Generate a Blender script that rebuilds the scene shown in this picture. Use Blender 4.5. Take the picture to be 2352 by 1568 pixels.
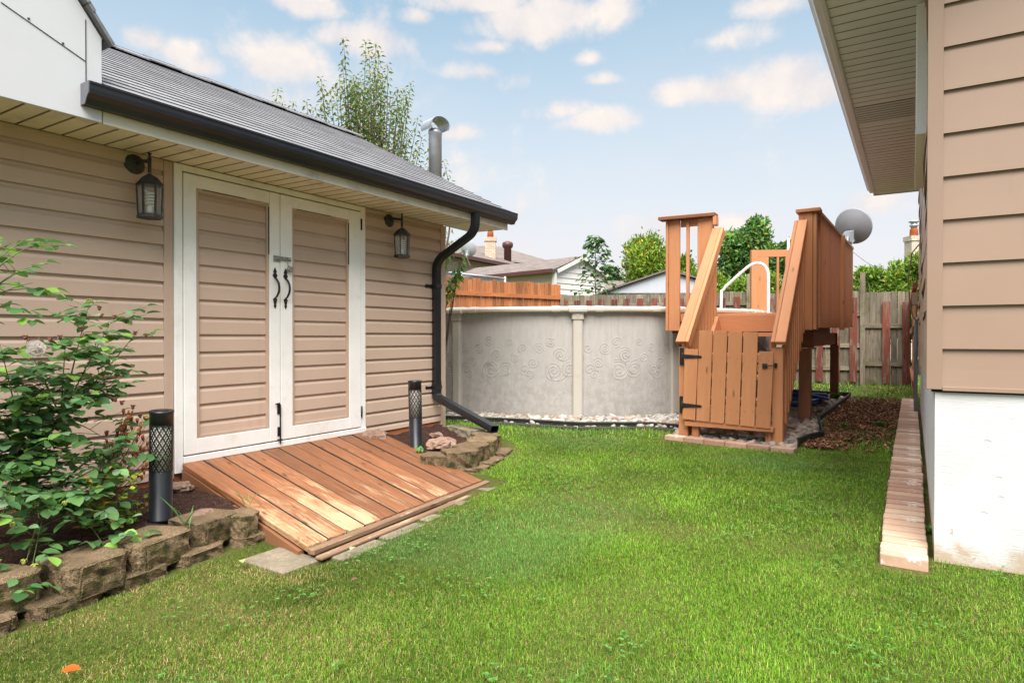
import bpy, bmesh, math, random
import numpy as np
from mathutils import Vector, Matrix
R=math.radians
random.seed(7); rng=np.random.default_rng(11)
for o in list(bpy.data.objects): bpy.data.objects.remove(o)
scn=bpy.context.scene; COL=scn.collection
# ------------------------------------------------------------------ camera
F=1450.;CX=1176.;CY=784.;H=1.12
yaw=R(32.4);pit=math.atan(11/F)
fw=Vector((-math.sin(yaw)*math.cos(pit),math.cos(yaw)*math.cos(pit),-math.sin(pit)))
rt=Vector((math.cos(yaw),math.sin(yaw),0));up=rt.cross(fw);C0=Vector((0,0,H))
cd=bpy.data.cameras.new('camera');cam=bpy.data.objects.new('camera',cd);COL.objects.link(cam)
cd.sensor_width=36;cd.lens=F/2352*36;cd.clip_start=.05;cd.clip_end=2000
M3=Matrix((rt,up,-fw)).transposed();cam.matrix_world=Matrix.Translation(C0)@M3.to_4x4()
scn.camera=cam
# ------------------------------------------------------------------ light
SUN_EL=R(52);SUN_AZ=R(150)      # azimuth measured clockwise from +Y
scn.view_settings.view_transform='Standard';scn.view_settings.look='None'
scn.view_settings.exposure=1.5;scn.view_settings.gamma=1
sl=bpy.data.lights.new('sun','SUN');sl.energy=2.45;sl.angle=R(40);sl.color=(1,.95,.88)
so=bpy.data.objects.new('sun',sl);COL.objects.link(so)
sd=Vector((math.sin(SUN_AZ)*math.cos(SUN_EL),math.cos(SUN_AZ)*math.cos(SUN_EL),math.sin(SUN_EL)))
so.rotation_euler=sd.to_track_quat('Z','Y').to_euler();so.location=sd*30

class NT:
    def __init__(s,tree): s.t=tree;s.n=tree.nodes;s.l=tree.links
    def node(s,typ,props=None,**inp):
        n=s.n.new(typ)
        for k,v in (props or {}).items(): setattr(n,k,v)
        for k,v in inp.items():
            key=int(k[1:]) if k[0]=='i' and k[1:].isdigit() else k.replace('_',' ')
            s.set(n.inputs[key],v)
        return n
    def set(s,sock,v):
        if isinstance(v,bpy.types.NodeSocket): s.l.new(v,sock)
        elif v is not None:
            if sock.type=='RGBA' and len(v)==3: v=(*v,1)
            sock.default_value=v
    def math(s,op,a,b=None,c=None,clamp=False):
        n=s.n.new('ShaderNodeMath');n.operation=op;n.use_clamp=clamp
        s.set(n.inputs[0],a)
        if b is not None:s.set(n.inputs[1],b)
        if c is not None:s.set(n.inputs[2],c)
        return n.outputs[0]
    def mr(s,v,a,b,c=0.,d=1.,smooth=False):
        n=s.n.new('ShaderNodeMapRange');n.interpolation_type='SMOOTHSTEP' if smooth else 'LINEAR'
        s.set(n.inputs[0],v);s.set(n.inputs[1],a);s.set(n.inputs[2],b);s.set(n.inputs[3],c);s.set(n.inputs[4],d);return n.outputs[0]
    def mix(s,f,a,b,mode='MIX'):
        n=s.n.new('ShaderNodeMix');n.data_type='RGBA';n.blend_type=mode
        s.set(n.inputs[0],f);s.set(n.inputs[6],a);s.set(n.inputs[7],b);return n.outputs[2]
    def noise(s,vec,scale,detail=4,rough=.55,dist=0):
        n=s.n.new('ShaderNodeTexNoise');s.set(n.inputs['Vector'],vec);s.set(n.inputs['Scale'],scale)
        n.inputs['Detail'].default_value=detail;n.inputs['Roughness'].default_value=rough;n.inputs['Distortion'].default_value=dist
        return n.outputs[0]
    def mapv(s,vec,scale=(1,1,1),loc=(0,0,0),rot=(0,0,0)):
        n=s.n.new('ShaderNodeMapping');s.set(n.inputs[0],vec);n.inputs[1].default_value=loc;n.inputs[2].default_value=rot;n.inputs[3].default_value=scale;return n.outputs[0]

# sky: Nishita plus thin high haze and cumulus laid out by true direction
w=bpy.data.worlds.new("World");scn.world=w;w.use_nodes=True
wt=NT(w.node_tree);wt.n.clear()
sky=wt.node('ShaderNodeTexSky',dict(sky_type='NISHITA',sun_disc=False,sun_elevation=SUN_EL,sun_rotation=SUN_AZ))
gen=wt.node('ShaderNodeTexCoord').outputs['Generated']
nv=wt.node('ShaderNodeVectorMath',dict(operation='NORMALIZE'),i0=gen).outputs[0]
sep=wt.node('ShaderNodeSeparateXYZ',None,i0=nv).outputs
az=wt.math('ARCTAN2',sep[0],sep[1]);el=wt.math('ARCSINE',sep[2])
def dir_of(px,py):
    d=(fw+rt*((px-CX)/F)-up*((py-CY)/F)).normalized();return math.atan2(d.x,d.y),math.asin(d.z)
n1=wt.noise(nv,5.5,7,.62,.3);n2=wt.noise(nv,14,6,.6)
wob=wt.math('ADD',wt.math('MULTIPLY',wt.math('SUBTRACT',n1,.5),3.0),wt.math('MULTIPLY',wt.math('SUBTRACT',n2,.5),1.5))
cl=[(345,95,60,45,1),(405,125,75,55,1),(460,155,50,35,.8),(650,150,95,75,1),(600,130,60,30,.6),(700,12,85,42,.9),(785,85,55,35,.8),(850,100,70,35,.5),
 (1100,10,130,45,1),(1200,60,150,70,1.1),(1270,40,110,60,1),(1130,110,70,30,.7),(1410,30,45,80,.8),(1660,90,90,35,.55),(1780,10,110,40,.6),
 (1560,215,80,40,.9),(1670,205,110,60,1.1),(1800,195,130,75,1.1),(1900,215,90,60,.9),(1290,255,70,35,.9),(1370,280,100,45,1.0),(1110,165,75,28,.6),(1180,185,40,40,.5),(1390,183,40,20,.8),
 (1620,520,160,40,.6),(2010,470,150,50,.7),(1060,305,40,22,.7),(1355,135,30,16,.5),(640,230,80,40,.4),(960,40,30,20,.5),
 (-350,120,200,80,1),(-150,300,160,60,.9),(2700,100,220,80,1),(2500,350,180,60,.9),(3300,200,250,90,1),(-900,150,250,90,1)]
mask=None
for (x,y,a,b,k) in cl:
    A,E=dir_of(x,y);A1,E1=dir_of(x+a,y);A2,E2=dir_of(x,y-b)
    da=wt.math('MULTIPLY',wt.math('SUBTRACT',az,A),1/max(.01,abs(A1-A)))
    de=wt.math('MULTIPLY',wt.math('SUBTRACT',el,E),1/max(.01,abs(E2-E)))
    de=wt.math('MULTIPLY',de,wt.math('ADD',1.15,wt.math('MULTIPLY',wt.math('LESS_THAN',de,0.),.35)))
    r=wt.math('SUBTRACT',1.,wt.math('SQRT',wt.math('ADD',wt.math('MULTIPLY',da,da),wt.math('MULTIPLY',de,de))))
    r=wt.math('MULTIPLY',wt.math('MAXIMUM',r,-1.2),k)
    mask=r if mask is None else wt.math('MAXIMUM',mask,r)
dens=wt.mr(wt.math('ADD',mask,wob),-.32,.58,0,.97,True)
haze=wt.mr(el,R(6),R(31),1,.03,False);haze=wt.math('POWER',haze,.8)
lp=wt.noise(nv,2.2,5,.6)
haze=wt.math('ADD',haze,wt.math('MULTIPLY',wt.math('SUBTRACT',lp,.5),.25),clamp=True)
skyc=wt.mix(.5,wt.node('ShaderNodeMix',dict(data_type='RGBA',blend_type='MULTIPLY'),i0=1.,i6=sky.outputs[0],i7=(1.0,1.32,1.2,1)).outputs[2],(1.75,3.45,4.65,1))
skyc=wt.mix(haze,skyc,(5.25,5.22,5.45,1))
cc=wt.mix(wt.mr(n2,.35,.7),(4.9,4.7,4.8,1),(6.2,5.6,5.15,1))
skyc=wt.mix(dens,skyc,cc)
skyc=wt.mix(wt.mr(el,R(33),R(58),0,1,True),skyc,(21,20.6,20.2,1))   # sky above the view brightened to add fill light
skyc=wt.mix(wt.math('LESS_THAN',sep[2],-.01),skyc,(2.0,2.2,1.5,1))
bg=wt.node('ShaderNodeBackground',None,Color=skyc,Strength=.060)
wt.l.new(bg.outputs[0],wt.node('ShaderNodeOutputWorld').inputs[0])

# ------------------------------------------------------------------ helpers
def at(px,py,axis,val):
    d=fw+rt*((px-CX)/F)-up*((py-CY)/F);t=(val-C0[axis])/d[axis];return C0+d*t
def cw(px,d,z):                   # a point at view depth d
    L=(px-CX)/F*d;return Vector((rt.x*L-math.sin(yaw)*d,rt.y*L+math.cos(yaw)*d,z))
def zof(py,d): return H+(773-py)*d/F
def sm(x): x=np.clip(x,0,1);return x*x*(3-2*x)
def gz(x,y): return .13*sm((y-2.0)/4.5)+.05*sm((-2.2-x)/2.0)*sm((y-2)/2)*(1-sm((y-5.3)/.7))
def onground(px,py,dz=0):
    z=0
    for i in range(20):
        P=at(px,py,2,z+dz);z=float(gz(P.x,P.y))
    return P
def vnoise(x,y,s,seed):
    r=np.random.default_rng(seed);T=r.random((128,128))
    x=np.asarray(x)/s+50;y=np.asarray(y)/s+50;xi=np.floor(x).astype(int);yi=np.floor(y).astype(int)
    fx=sm(x-xi);fy=sm(y-yi);a=T[xi%128,yi%128];b=T[(xi+1)%128,yi%128];c=T[xi%128,(yi+1)%128];d=T[(xi+1)%128,(yi+1)%128]
    return (a*(1-fx)+b*fx)*(1-fy)+(c*(1-fx)+d*fx)*fy
def tag(o,label=None,cat=None,group=None,kind=None):
    if label:o['label']=label
    if cat:o['category']=cat
    if group:o['group']=group
    if kind:o['kind']=kind
    return o
def thing(name,label,cat,loc=(0,0,0),group=None):
    o=bpy.data.objects.new(name,None);COL.objects.link(o);o.location=loc;o.empty_display_size=.1
    return tag(o,label,cat,group)
V=Vector
class MB:
    def __init__(s): s.v=[];s.f=[];s.uv=[];s.sm=[];s.mi=[];s.m=0
    def face(s,ids,uv=None,smooth=False):
        s.f.append(ids);s.uv.append(uv or [(0,0)]*len(ids));s.sm.append(smooth);s.mi.append(s.m)
    def obox(s,c,a,b,d,off=None):
        """centre c, half vectors a (length), b, d"""
        c,a,b,d=V(c),V(a),V(b),V(d);o=off if off is not None else (random.random()*40,random.random()*40)
        if a.cross(b).dot(d)<0: d=-d
        n=len(s.v)
        for i in (-1,1):
            for j in (-1,1):
                for k in (-1,1): s.v.append(c+a*i+b*j+d*k)
        A,B,D=a.length,b.length,d.length
        q=lambda i,j,k:n+(i*4+j*2+k)
        def add(ids,pa):s.face(ids,[(u+o[0],w+o[1]) for u,w in pa])
        add([q(0,0,0),q(0,1,0),q(1,1,0),q(1,0,0)],[(-A,-B),(-A,B),(A,B),(A,-B)])
        add([q(0,0,1),q(1,0,1),q(1,1,1),q(0,1,1)],[(-A,-B),(A,-B),(A,B),(-A,B)])
        add([q(0,0,0),q(1,0,0),q(1,0,1),q(0,0,1)],[(-A,B),(A,B),(A,B+2*D),(-A,B+2*D)])
        add([q(0,1,0),q(0,1,1),q(1,1,1),q(1,1,0)],[(-A,-B),(-A,-B-2*D),(A,-B-2*D),(A,-B)])
        add([q(0,0,0),q(0,0,1),q(0,1,1),q(0,1,0)],[(-A,-B),(-A-.02,-B),(-A-.02,B),(-A,B)])
        add([q(1,0,0),q(1,1,0),q(1,1,1),q(1,0,1)],[(A,-B),(A,B),(A+.02,B),(A+.02,-B)])
        return s
    def box(s,x0,x1,y0,y1,z0,z1,off=None):
        h=[V(((x1-x0)/2,0,0)),V((0,(y1-y0)/2,0)),V((0,0,(z1-z0)/2))];h.sort(key=lambda q:-q.length)
        return s.obox(((x0+x1)/2,(y0+y1)/2,(z0+z1)/2),*h,off=off)
    def beam(s,p,q,wd,th,side):
        """board from p to q; wd along side, th along the other"""
        p,q,side=V(p),V(q),V(side).normalized();a=(q-p)/2;n=a.cross(side).normalized();side=n.cross(a).normalized()
        return s.obox((p+q)/2,a,side*wd/2,n*th/2)
    def tube(s,pts,r,n=8,cap=True,closed=False,uvs=1.):
        pts=[V(p) for p in pts];m=len(pts);rr=r if isinstance(r,(list,tuple)) else [r]*m
        base=len(s.v);prev=None;acc=0
        for i,p in enumerate(pts):
            if closed: t=(pts[(i+1)%m]-pts[i-1])
            else: t=(pts[min(i+1,m-1)]-pts[max(i-1,0)])
            t.normalize()
            if prev is None: prev=t.orthogonal().normalized()
            prev=(prev-t*prev.dot(t)).normalized();b=t.cross(prev)
            for k in range(n):
                a=2*math.pi*k/n;s.v.append(p+(prev*math.cos(a)+b*math.sin(a))*rr[i])
        for i in range(m if closed else m-1):
            L=(pts[(i+1)%m]-pts[i]).length
            for k in range(n):
                k2=(k+1)%n;j=(i+1)%m
                s.face([base+i*n+k,base+i*n+k2,base+j*n+k2,base+j*n+k],[(acc,k*.03),(acc,k*.03+.03),(acc+L,k*.03+.03),(acc+L,k*.03)],True)
            acc+=L
        if cap and not closed:
            s.face([base+k for k in range(n)][::-1]);s.face([base+(m-1)*n+k for k in range(n)])
        return s
    def lathe(s,c,prof,n=24,axis=(0,0,1),smooth=True):
        """prof list of (r,h)"""
        c=V(c);ax=V(axis).normalized();e=ax.orthogonal().normalized();g=ax.cross(e);base=len(s.v)
        for r,h in prof:
            for k in range(n):
                a=2*math.pi*k/n;s.v.append(c+ax*h+(e*math.cos(a)+g*math.sin(a))*r)
        for i in range(len(prof)-1):
            for k in range(n):
                k2=(k+1)%n
                s.face([base+i*n+k,base+i*n+k2,base+(i+1)*n+k2,base+(i+1)*n+k],[(k/n,prof[i][1]),((k+1)/n,prof[i][1]),((k+1)/n,prof[i+1][1]),(k/n,prof[i+1][1])],smooth)
        if prof[0][0]>1e-4:s.face([base+k for k in range(n)][::-1])
        if prof[-1][0]>1e-4:s.face([base+(len(prof)-1)*n+k for k in range(n)])
        return s
    def sweep(s,prof,p,q,ua,va,closed=True,cap=True,smooth=False):
        """prof 2-D points in axes ua, va, extruded from p to q"""
        p,q,ua,va=V(p),V(q),V(ua),V(va);b=len(s.v);n=len(prof);L=(q-p).length;acc=[0]
        for (x,y) in prof: s.v.append(p+ua*x+va*y)
        for (x,y) in prof: s.v.append(q+ua*x+va*y)
        o=random.random()*30
        for i in range(n if closed else n-1):
            j=(i+1)%n;l=math.hypot(prof[j][0]-prof[i][0],prof[j][1]-prof[i][1])
            s.face([b+i,b+j,b+n+j,b+n+i],[(0+o,acc[-1]),(0+o,acc[-1]+l),(L+o,acc[-1]+l),(L+o,acc[-1])],smooth);acc.append(acc[-1]+l)
        if cap and closed:
            s.face([b+i for i in range(n)][::-1]);s.face([b+n+i for i in range(n)])
        return s
    def poly(s,pts,uvs=None):
        b=len(s.v);s.v+= [V(p) for p in pts];s.face(list(range(b,b+len(pts))),uvs or [(p[0],p[1]) for p in pts]);return s
    def build(s,name,mat,parent=None,bevel=0,smooth=None,seg=1):
        me=bpy.data.meshes.new(name);me.from_pydata([tuple(v) for v in s.v],[],s.f)
        ul=me.uv_layers.new(name='UVMap');flat=[c for f in s.uv for uv in f for c in uv];ul.data.foreach_set('uv',flat)
        me.polygons.foreach_set('use_smooth',s.sm if smooth is None else [smooth]*len(s.f))
        me.polygons.foreach_set('material_index',s.mi)
        for m in (mat if isinstance(mat,list) else [mat]): me.materials.append(m)
        bm=bmesh.new();bm.from_mesh(me);bmesh.ops.recalc_face_normals(bm,faces=bm.faces);bm.to_mesh(me);bm.free()
        me.update()
        o=bpy.data.objects.new(name,me);COL.objects.link(o)
        if parent:
            o.parent=parent;o.matrix_parent_inverse=world_of(parent).inverted()
        if bevel:
            b=o.modifiers.new('b','BEVEL');b.width=bevel;b.segments=seg;b.limit_method='ANGLE';b.angle_limit=R(40)
        return o
def world_of(o):
    m=Matrix.Translation(o.location)@o.rotation_euler.to_matrix().to_4x4()
    if o.parent: m=world_of(o.parent)@o.matrix_parent_inverse@m
    return m
def np_mesh(name,verts,faces,mat,parent=None,col=None,smooth=False):
    """verts (N,3); faces list of arrays (M,k)"""
    me=bpy.data.meshes.new(name);me.vertices.add(len(verts));me.vertices.foreach_set('co',np.ascontiguousarray(verts,dtype=np.float32).ravel())
    loops=np.concatenate([f.ravel() for f in faces]);tot=np.concatenate([np.full(len(f),f.shape[1]) for f in faces])
    st=np.concatenate([[0],np.cumsum(tot)[:-1]])
    me.loops.add(len(loops));me.loops.foreach_set('vertex_index',loops.astype(np.int32))
    me.polygons.add(len(tot));me.polygons.foreach_set('loop_start',st.astype(np.int32))
    me.polygons.foreach_set('use_smooth',np.full(len(tot),smooth))
    me.update(calc_edges=True)
    if col is not None:
        ca=me.color_attributes.new('Col','FLOAT_COLOR','POINT');c=np.ones((len(verts),4),np.float32);c[:,:3]=col;ca.data.foreach_set('color',c.ravel())
    me.materials.append(mat);o=bpy.data.objects.new(name,me);COL.objects.link(o)
    if parent:
        o.parent=parent;o.matrix_parent_inverse=world_of(parent).inverted()
    return o
def inpoly(x,y,P):
    r=np.zeros(np.shape(x),bool);n=len(P)
    for i in range(n):
        x0,y0=P[i];x1,y1=P[(i+1)%n]
        if y0==y1: continue
        c=((y0>y)!=(y1>y))&(x<(x1-x0)*(y-y0)/(y1-y0)+x0);r^=c
    return r
# ------------------------------------------------------------------ materials
def newmat(name):
    m=bpy.data.materials.new(name);m.use_nodes=True;t=NT(m.node_tree);t.n.clear();return m,t
def finish(t,color,rough=.6,bump=None,bstr=.3,bdist=.01,metal=0,spec=.4,trans=None,extra=None):
    p=t.node('ShaderNodeBsdfPrincipled',None,Base_Color=color,Roughness=rough,Metallic=metal)
    p.inputs['Specular IOR Level'].default_value=spec
    if bump is not None:
        b=t.node('ShaderNodeBump',None,Height=bump,Strength=bstr,Distance=bdist);t.l.new(b.outputs[0],p.inputs['Normal'])
    out=p.outputs[0]
    if trans is not None:
        tr=t.node('ShaderNodeBsdfTranslucent',None,Color=trans[0]);mx=t.node('ShaderNodeMixShader',None,i0=trans[1],i1=out,i2=tr.outputs[0]);out=mx.outputs[0]
    t.l.new(out,t.node('ShaderNodeOutputMaterial').inputs[0])
def co(t,kind='Object'): return t.node('ShaderNodeTexCoord').outputs[kind]
def plain(name,c,rough=.5,var=.12,scale=8,metal=0,bump=.15,spec=.4,dirt=None):
    m,t=newmat(name);o=co(t);n=t.noise(o,scale,5,.6);f=t.noise(o,scale*14,3)
    a=tuple(x*(1-var) for x in c);b=tuple(min(1,x*(1+var)) for x in c)
    col=t.mix(t.mr(n,.3,.7),a,b)
    if dirt: col=t.mix(t.math('MULTIPLY',t.mr(t.noise(o,dirt[1],6,.7),.5,.75,smooth=True),dirt[2]),col,dirt[0])
    rg=t.mr(n,.3,.7,rough*.9,min(1,rough*1.12));finish(t,col,rg,f,bump,.002,metal,spec);return m
def wood(name,c1,c2,rough=.6,grain=30,worn=None,knot=True,island=.25,moss=None,bump=.4):
    m,t=newmat(name);uv=co(t,'UV')
    g=t.mapv(uv,(1.2,grain,1));n=t.noise(g,2.2,6,.65,.6)
    g2=t.mapv(uv,(4,grain*4,1));fn=t.noise(g2,3,3,.7)
    big=t.noise(t.mapv(uv,(.8,2.5,1)),1.6,3)
    col=t.mix(t.mr(n,.3,.72),c1,c2)
    col=t.mix(t.mr(big,.35,.7,0,.35),col,tuple(x*.72 for x in c1))
    if island:
        rv=t.node('ShaderNodeNewGeometry').outputs['Random Per Island'];rv2=t.node('ShaderNodeObjectInfo').outputs['Random']
        r=t.math('FRACT',t.math('ADD',rv,rv2))
        k=t.mr(r,0,1,1-island,1+island);kk=t.node('ShaderNodeCombineColor',None,i0=k,i1=k,i2=k).outputs[0]
        col=t.mix(1.,col,kk,'MULTIPLY')
    if worn:
        wn=t.noise(t.mapv(uv,(1.1,7,1)),2.1,8,.75,.4);f=t.mr(wn,worn[1],worn[1]+.1,0,1,True)
        if len(worn)>2:  # wear grows along a board from u0 to u1 (foot traffic)
            pass
        col=t.mix(f,col,worn[0])
    if knot:
        vo=t.node('ShaderNodeTexVoronoi',dict(voronoi_dimensions='2D'),Vector=t.mapv(uv,(1.6,5.5,1)),Scale=1.3)
        kf=t.math('MULTIPLY',t.mr(vo.outputs['Distance'],.03,.11,.7,0,True),t.math('GREATER_THAN',t.node('ShaderNodeSeparateColor',None,i0=vo.outputs['Color']).outputs[0],.72));col=t.mix(kf,col,tuple(x*.32 for x in c1))
    if moss: col=t.mix(t.math('MULTIPLY',t.mr(t.noise(co(t),moss[1],6,.7),.5,.68,smooth=True),moss[2]),col,moss[0])
    finish(t,col,t.mr(n,.3,.7,rough,min(1,rough*1.25)),t.math('ADD',t.math('MULTIPLY',n,.6),t.math('MULTIPLY',fn,.4)),bump,.004,spec=.3);return m
def vinyl(name,c,rough=.5,grain=.12):
    m,t=newmat(name);uv=co(t,'UV');o=co(t)
    n=t.noise(t.mapv(uv,(3,90,1)),3,4,.6,.5);big=t.noise(o,1.3,4);st=t.noise(t.mapv(o,(3,3,.5)),2.5,6,.7)
    col=t.mix(t.mr(big,.3,.7),tuple(x*.93 for x in c),tuple(x*1.05 for x in c))
    col=t.mix(t.mr(st,.56,.8,0,.35,True),col,(c[0]*.72,c[1]*.7,c[2]*.66))
    if name=='tan_aluminium_siding':
        sc=t.math('MULTIPLY',t.mr(t.noise(t.mapv(o,(22,22,60),rot=(.3,.2,.4)),1.2,5,.8),.70,.74,0,.6,True),t.mr(t.noise(o,3.5,2),.52,.6,0,1,True));col=t.mix(sc,col,(.7,.66,.6))
    finish(t,col,rough,n,grain,.002,spec=.35);return m
def leafmat(name,tr=.3,rough=.45,rg=None):
    m,t=newmat(name);c=t.node('ShaderNodeAttribute',dict(attribute_name='Col')).outputs[0]
    c2=t.mix(.45,c,t.mix(1.,c,(1.5,1.5,.6,1),'MULTIPLY'))
    finish(t,c,rough,spec=.35,trans=(c2,tr));return m
M={}
M['tan']=vinyl('tan_vinyl',(.50,.365,.285));M['tan_trim']=plain('tan_trim',(.46,.335,.26),.5,.05)
M['tan_house']=vinyl('tan_aluminium_siding',(.30,.203,.15),.5,.05);M['tan_dark']=vinyl('tan_side',(.46,.33,.235),.45,.05)
M['white']=plain('white_paint',(.80,.79,.77),.45,.05,3,dirt=((.5,.42,.33),3.5,.35))
M['whitebox']=plain('white_cladding',(.56,.56,.59),.4,.02,2,dirt=((.45,.45,.42),2.5,.2))
M['soffit']=plain('cream_soffit',(.76,.69,.55),.5,.05,4,dirt=((.3,.26,.2),5,.5))
M['groove']=plain('grimy_groove',(.30,.25,.19),.8,.3,20)
M['soffit_grey']=plain('pale_grey_soffit',(.68,.76,.86),.5,.04,4)
M['fascia']=plain('fascia_paint',(.6,.55,.47),.5,.06,3,dirt=((.2,.18,.15),4,.6))
M['gutter']=plain('black_aluminium',(.007,.008,.012),.36,.15,5,bump=.03,spec=.6)
M['black']=plain('black_iron',(.012,.012,.013),.4,.3,20,bump=.3,spec=.5)
M['ltblack']=plain('weathered_black_metal',(.03,.03,.031),.55,.5,25,bump=.6,spec=.4,dirt=((.13,.11,.09),14,.6))
M['galv']=plain('galvanised_steel',(.42,.44,.47),.42,.14,9,metal=.55,bump=.2,spec=.5)
M['steel']=plain('worn_steel',(.3,.3,.29),.4,.4,60,metal=.6,bump=.4)
M['greymetal']=plain('grey_metal',(.33,.34,.37),.42,.06,3,spec=.4)
M['palegrey']=plain('pale_grey_metal',(.60,.63,.68),.4,.05)
M['dishgrey']=plain('dish_grey',(.26,.265,.285),.45,.08,3)
M['capgrey']=plain('dark_grey_metal',(.13,.13,.155),.4,.1)
M['whitepipe']=plain('white_plastic',(.78,.79,.80),.35,.03,5,spec=.5)
M['pooltrim']=plain('taupe_resin',(.43,.395,.345),.42,.06,3,spec=.4,dirt=((.3,.28,.24),6,.4))
M['poolrail']=plain('cream_resin',(.56,.515,.46),.35,.06,3,spec=.5,dirt=((.35,.32,.27),7,.4))
M['cedar']=wood('terracotta_stained_wood',(.46,.19,.083),(.52,.232,.108),.55,14,island=.12,knot=True,bump=.28)
M['cedar_slat']=wood('terracotta_slat_wood',(.43,.175,.077),(.50,.215,.10),.55,14,island=.08,bump=.25)
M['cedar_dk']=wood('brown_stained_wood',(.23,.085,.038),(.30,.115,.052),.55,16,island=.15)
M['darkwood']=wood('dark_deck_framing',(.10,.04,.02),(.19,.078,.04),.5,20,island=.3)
M['post']=wood('brown_post_wood',(.20,.085,.042),(.32,.145,.072),.6,20,island=.1)
M['orange']=wood('orange_fence_wood',(.27,.09,.033),(.46,.18,.065),.6,18,island=.35)
M['sidefence']=wood('brown_fence_wood',(.36,.14,.07),(.45,.19,.09),.6,18,island=.2)
M['greywood']=wood('weathered_grey_wood',(.10,.08,.06),(.33,.275,.20),.8,20,island=.3,moss=((.075,.08,.02),2.2,.75))
M['redslat']=wood('faded_red_wood',(.12,.028,.018),(.20,.055,.036),.75,20,island=.35,worn=((.17,.13,.10),.50),moss=((.07,.06,.03),6,.5))
M['skirt']=wood('red_brown_skirt_wood',(.36,.115,.045),(.44,.16,.065),.6,14,island=.1)
def rampmat():
    m,t=newmat('worn_ramp_wood');uv=co(t,'UV')
    g=t.mapv(uv,(1.3,34,1));n=t.noise(g,2.2,6,.65,.9);fn=t.noise(t.mapv(uv,(5,150,1)),3,3,.7)
    ring=t.node('ShaderNodeTexWave',dict(wave_type='BANDS',bands_direction='Y'),Vector=t.mapv(uv,(.9,9,1)),Scale=1.2,Distortion=9.,Detail=2.,Detail_Scale=.7).outputs[1]
    col=t.mix(t.mr(n,.3,.7),(.135,.05,.022),(.36,.15,.064));col=t.mix(t.mr(ring,.6,1,0,.22),col,(.13,.045,.02))
    rnd=t.node('ShaderNodeObjectInfo').outputs['Random']
    # wear: bare pale wood, worst in the walked part of the ramp (toward the lawn)
    o=t.node('ShaderNodeNewGeometry').outputs['Position'];sx=t.node('ShaderNodeSeparateXYZ',None,i0=o).outputs
    walk=t.mr(sx[0],-4.15,-2.7,-.11,.05,False)
    wn=t.math('ADD',t.math('MULTIPLY',t.noise(t.mapv(uv,(1.0,3.2,1)),1.9,8,.72,.8),.62),t.math('MULTIPLY',t.noise(t.mapv(uv,(2.2,26,1)),2.3,7,.75,.3),.38))
    f=t.mr(t.math('ADD',t.math('ADD',wn,walk),t.mr(rnd,0,1,-.07,.07)),.50,.64,0,.85,True)
    pale=t.mix(t.mr(n,.35,.65),(.34,.21,.11),(.56,.42,.26));pale=t.mix(t.mr(ring,.5,1,0,.3),pale,(.33,.19,.085))
    col=t.mix(f,col,pale)
    vo=t.node('ShaderNodeTexVoronoi',dict(voronoi_dimensions='2D'),Vector=t.mapv(uv,(1.9,7,1)),Scale=1.3)
    col=t.mix(t.math('MULTIPLY',t.mr(vo.outputs['Distance'],.03,.12,.8,0,True),t.math('GREATER_THAN',t.node('ShaderNodeSeparateColor',None,i0=vo.outputs['Color']).outputs[0],.6)),col,(.05,.022,.012))
    dirt=t.mr(t.noise(o,3.2,6,.7),.58,.75,0,.4,True);col=t.mix(dirt,col,(.09,.06,.04))
    k=t.mr(rnd,0,1,.75,1.2);kk=t.node('ShaderNodeCombineColor',None,i0=k,i1=k,i2=k).outputs[0];col=t.mix(1.,col,kk,'MULTIPLY')
    finish(t,col,t.mr(n,.3,.7,.45,.7),t.math('ADD',t.math('MULTIPLY',n,.6),t.math('MULTIPLY',fn,.4)),.5,.004,spec=.35);return m
M['ramp']=rampmat();M['strip']=wood('weathered_strip_wood',(.15,.085,.05),(.29,.185,.115),.7,26,worn=((.38,.30,.20),.56),island=.1)
def stonemat(name,c1,c2,moss,scale=60,bump=.8,dist=.012,mossamt=.9):
    m,t=newmat(name);o=co(t);n=t.noise(o,scale,6,.7);b=t.noise(o,7,5,.65);v=t.node('ShaderNodeTexVoronoi',None,Vector=o,Scale=scale*2.5).outputs['Distance']
    r=t.node('ShaderNodeObjectInfo').outputs['Random']
    col=t.mix(t.mr(n,.33,.68),c1,c2);col=t.mix(t.mr(b,.35,.7,0,.5),col,tuple(x*.6 for x in c1))
    if moss:
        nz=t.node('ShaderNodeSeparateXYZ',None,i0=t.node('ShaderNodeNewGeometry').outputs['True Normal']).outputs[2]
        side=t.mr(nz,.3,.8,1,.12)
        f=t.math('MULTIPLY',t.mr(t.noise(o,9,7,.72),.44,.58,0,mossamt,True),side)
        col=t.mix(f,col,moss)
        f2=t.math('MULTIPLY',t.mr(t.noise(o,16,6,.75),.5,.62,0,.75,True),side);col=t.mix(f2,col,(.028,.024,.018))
    k=t.mr(r,0,1,.85,1.15);kk=t.node('ShaderNodeCombineColor',None,i0=k,i1=k,i2=k).outputs[0];col=t.mix(1.,col,kk,'MULTIPLY')
    finish(t,col,.92,t.math('ADD',n,t.math('MULTIPLY',v,.4)),bump,dist,spec=.2);return m
M['block']=stonemat('retaining_block_concrete',(.15,.10,.06),(.40,.28,.165),(.075,.075,.018),75,1.,.016)
M['paver']=stonemat('grey_paver',(.17,.14,.10),(.27,.225,.165),(.10,.12,.04),40,.4,.004,.3)
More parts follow.
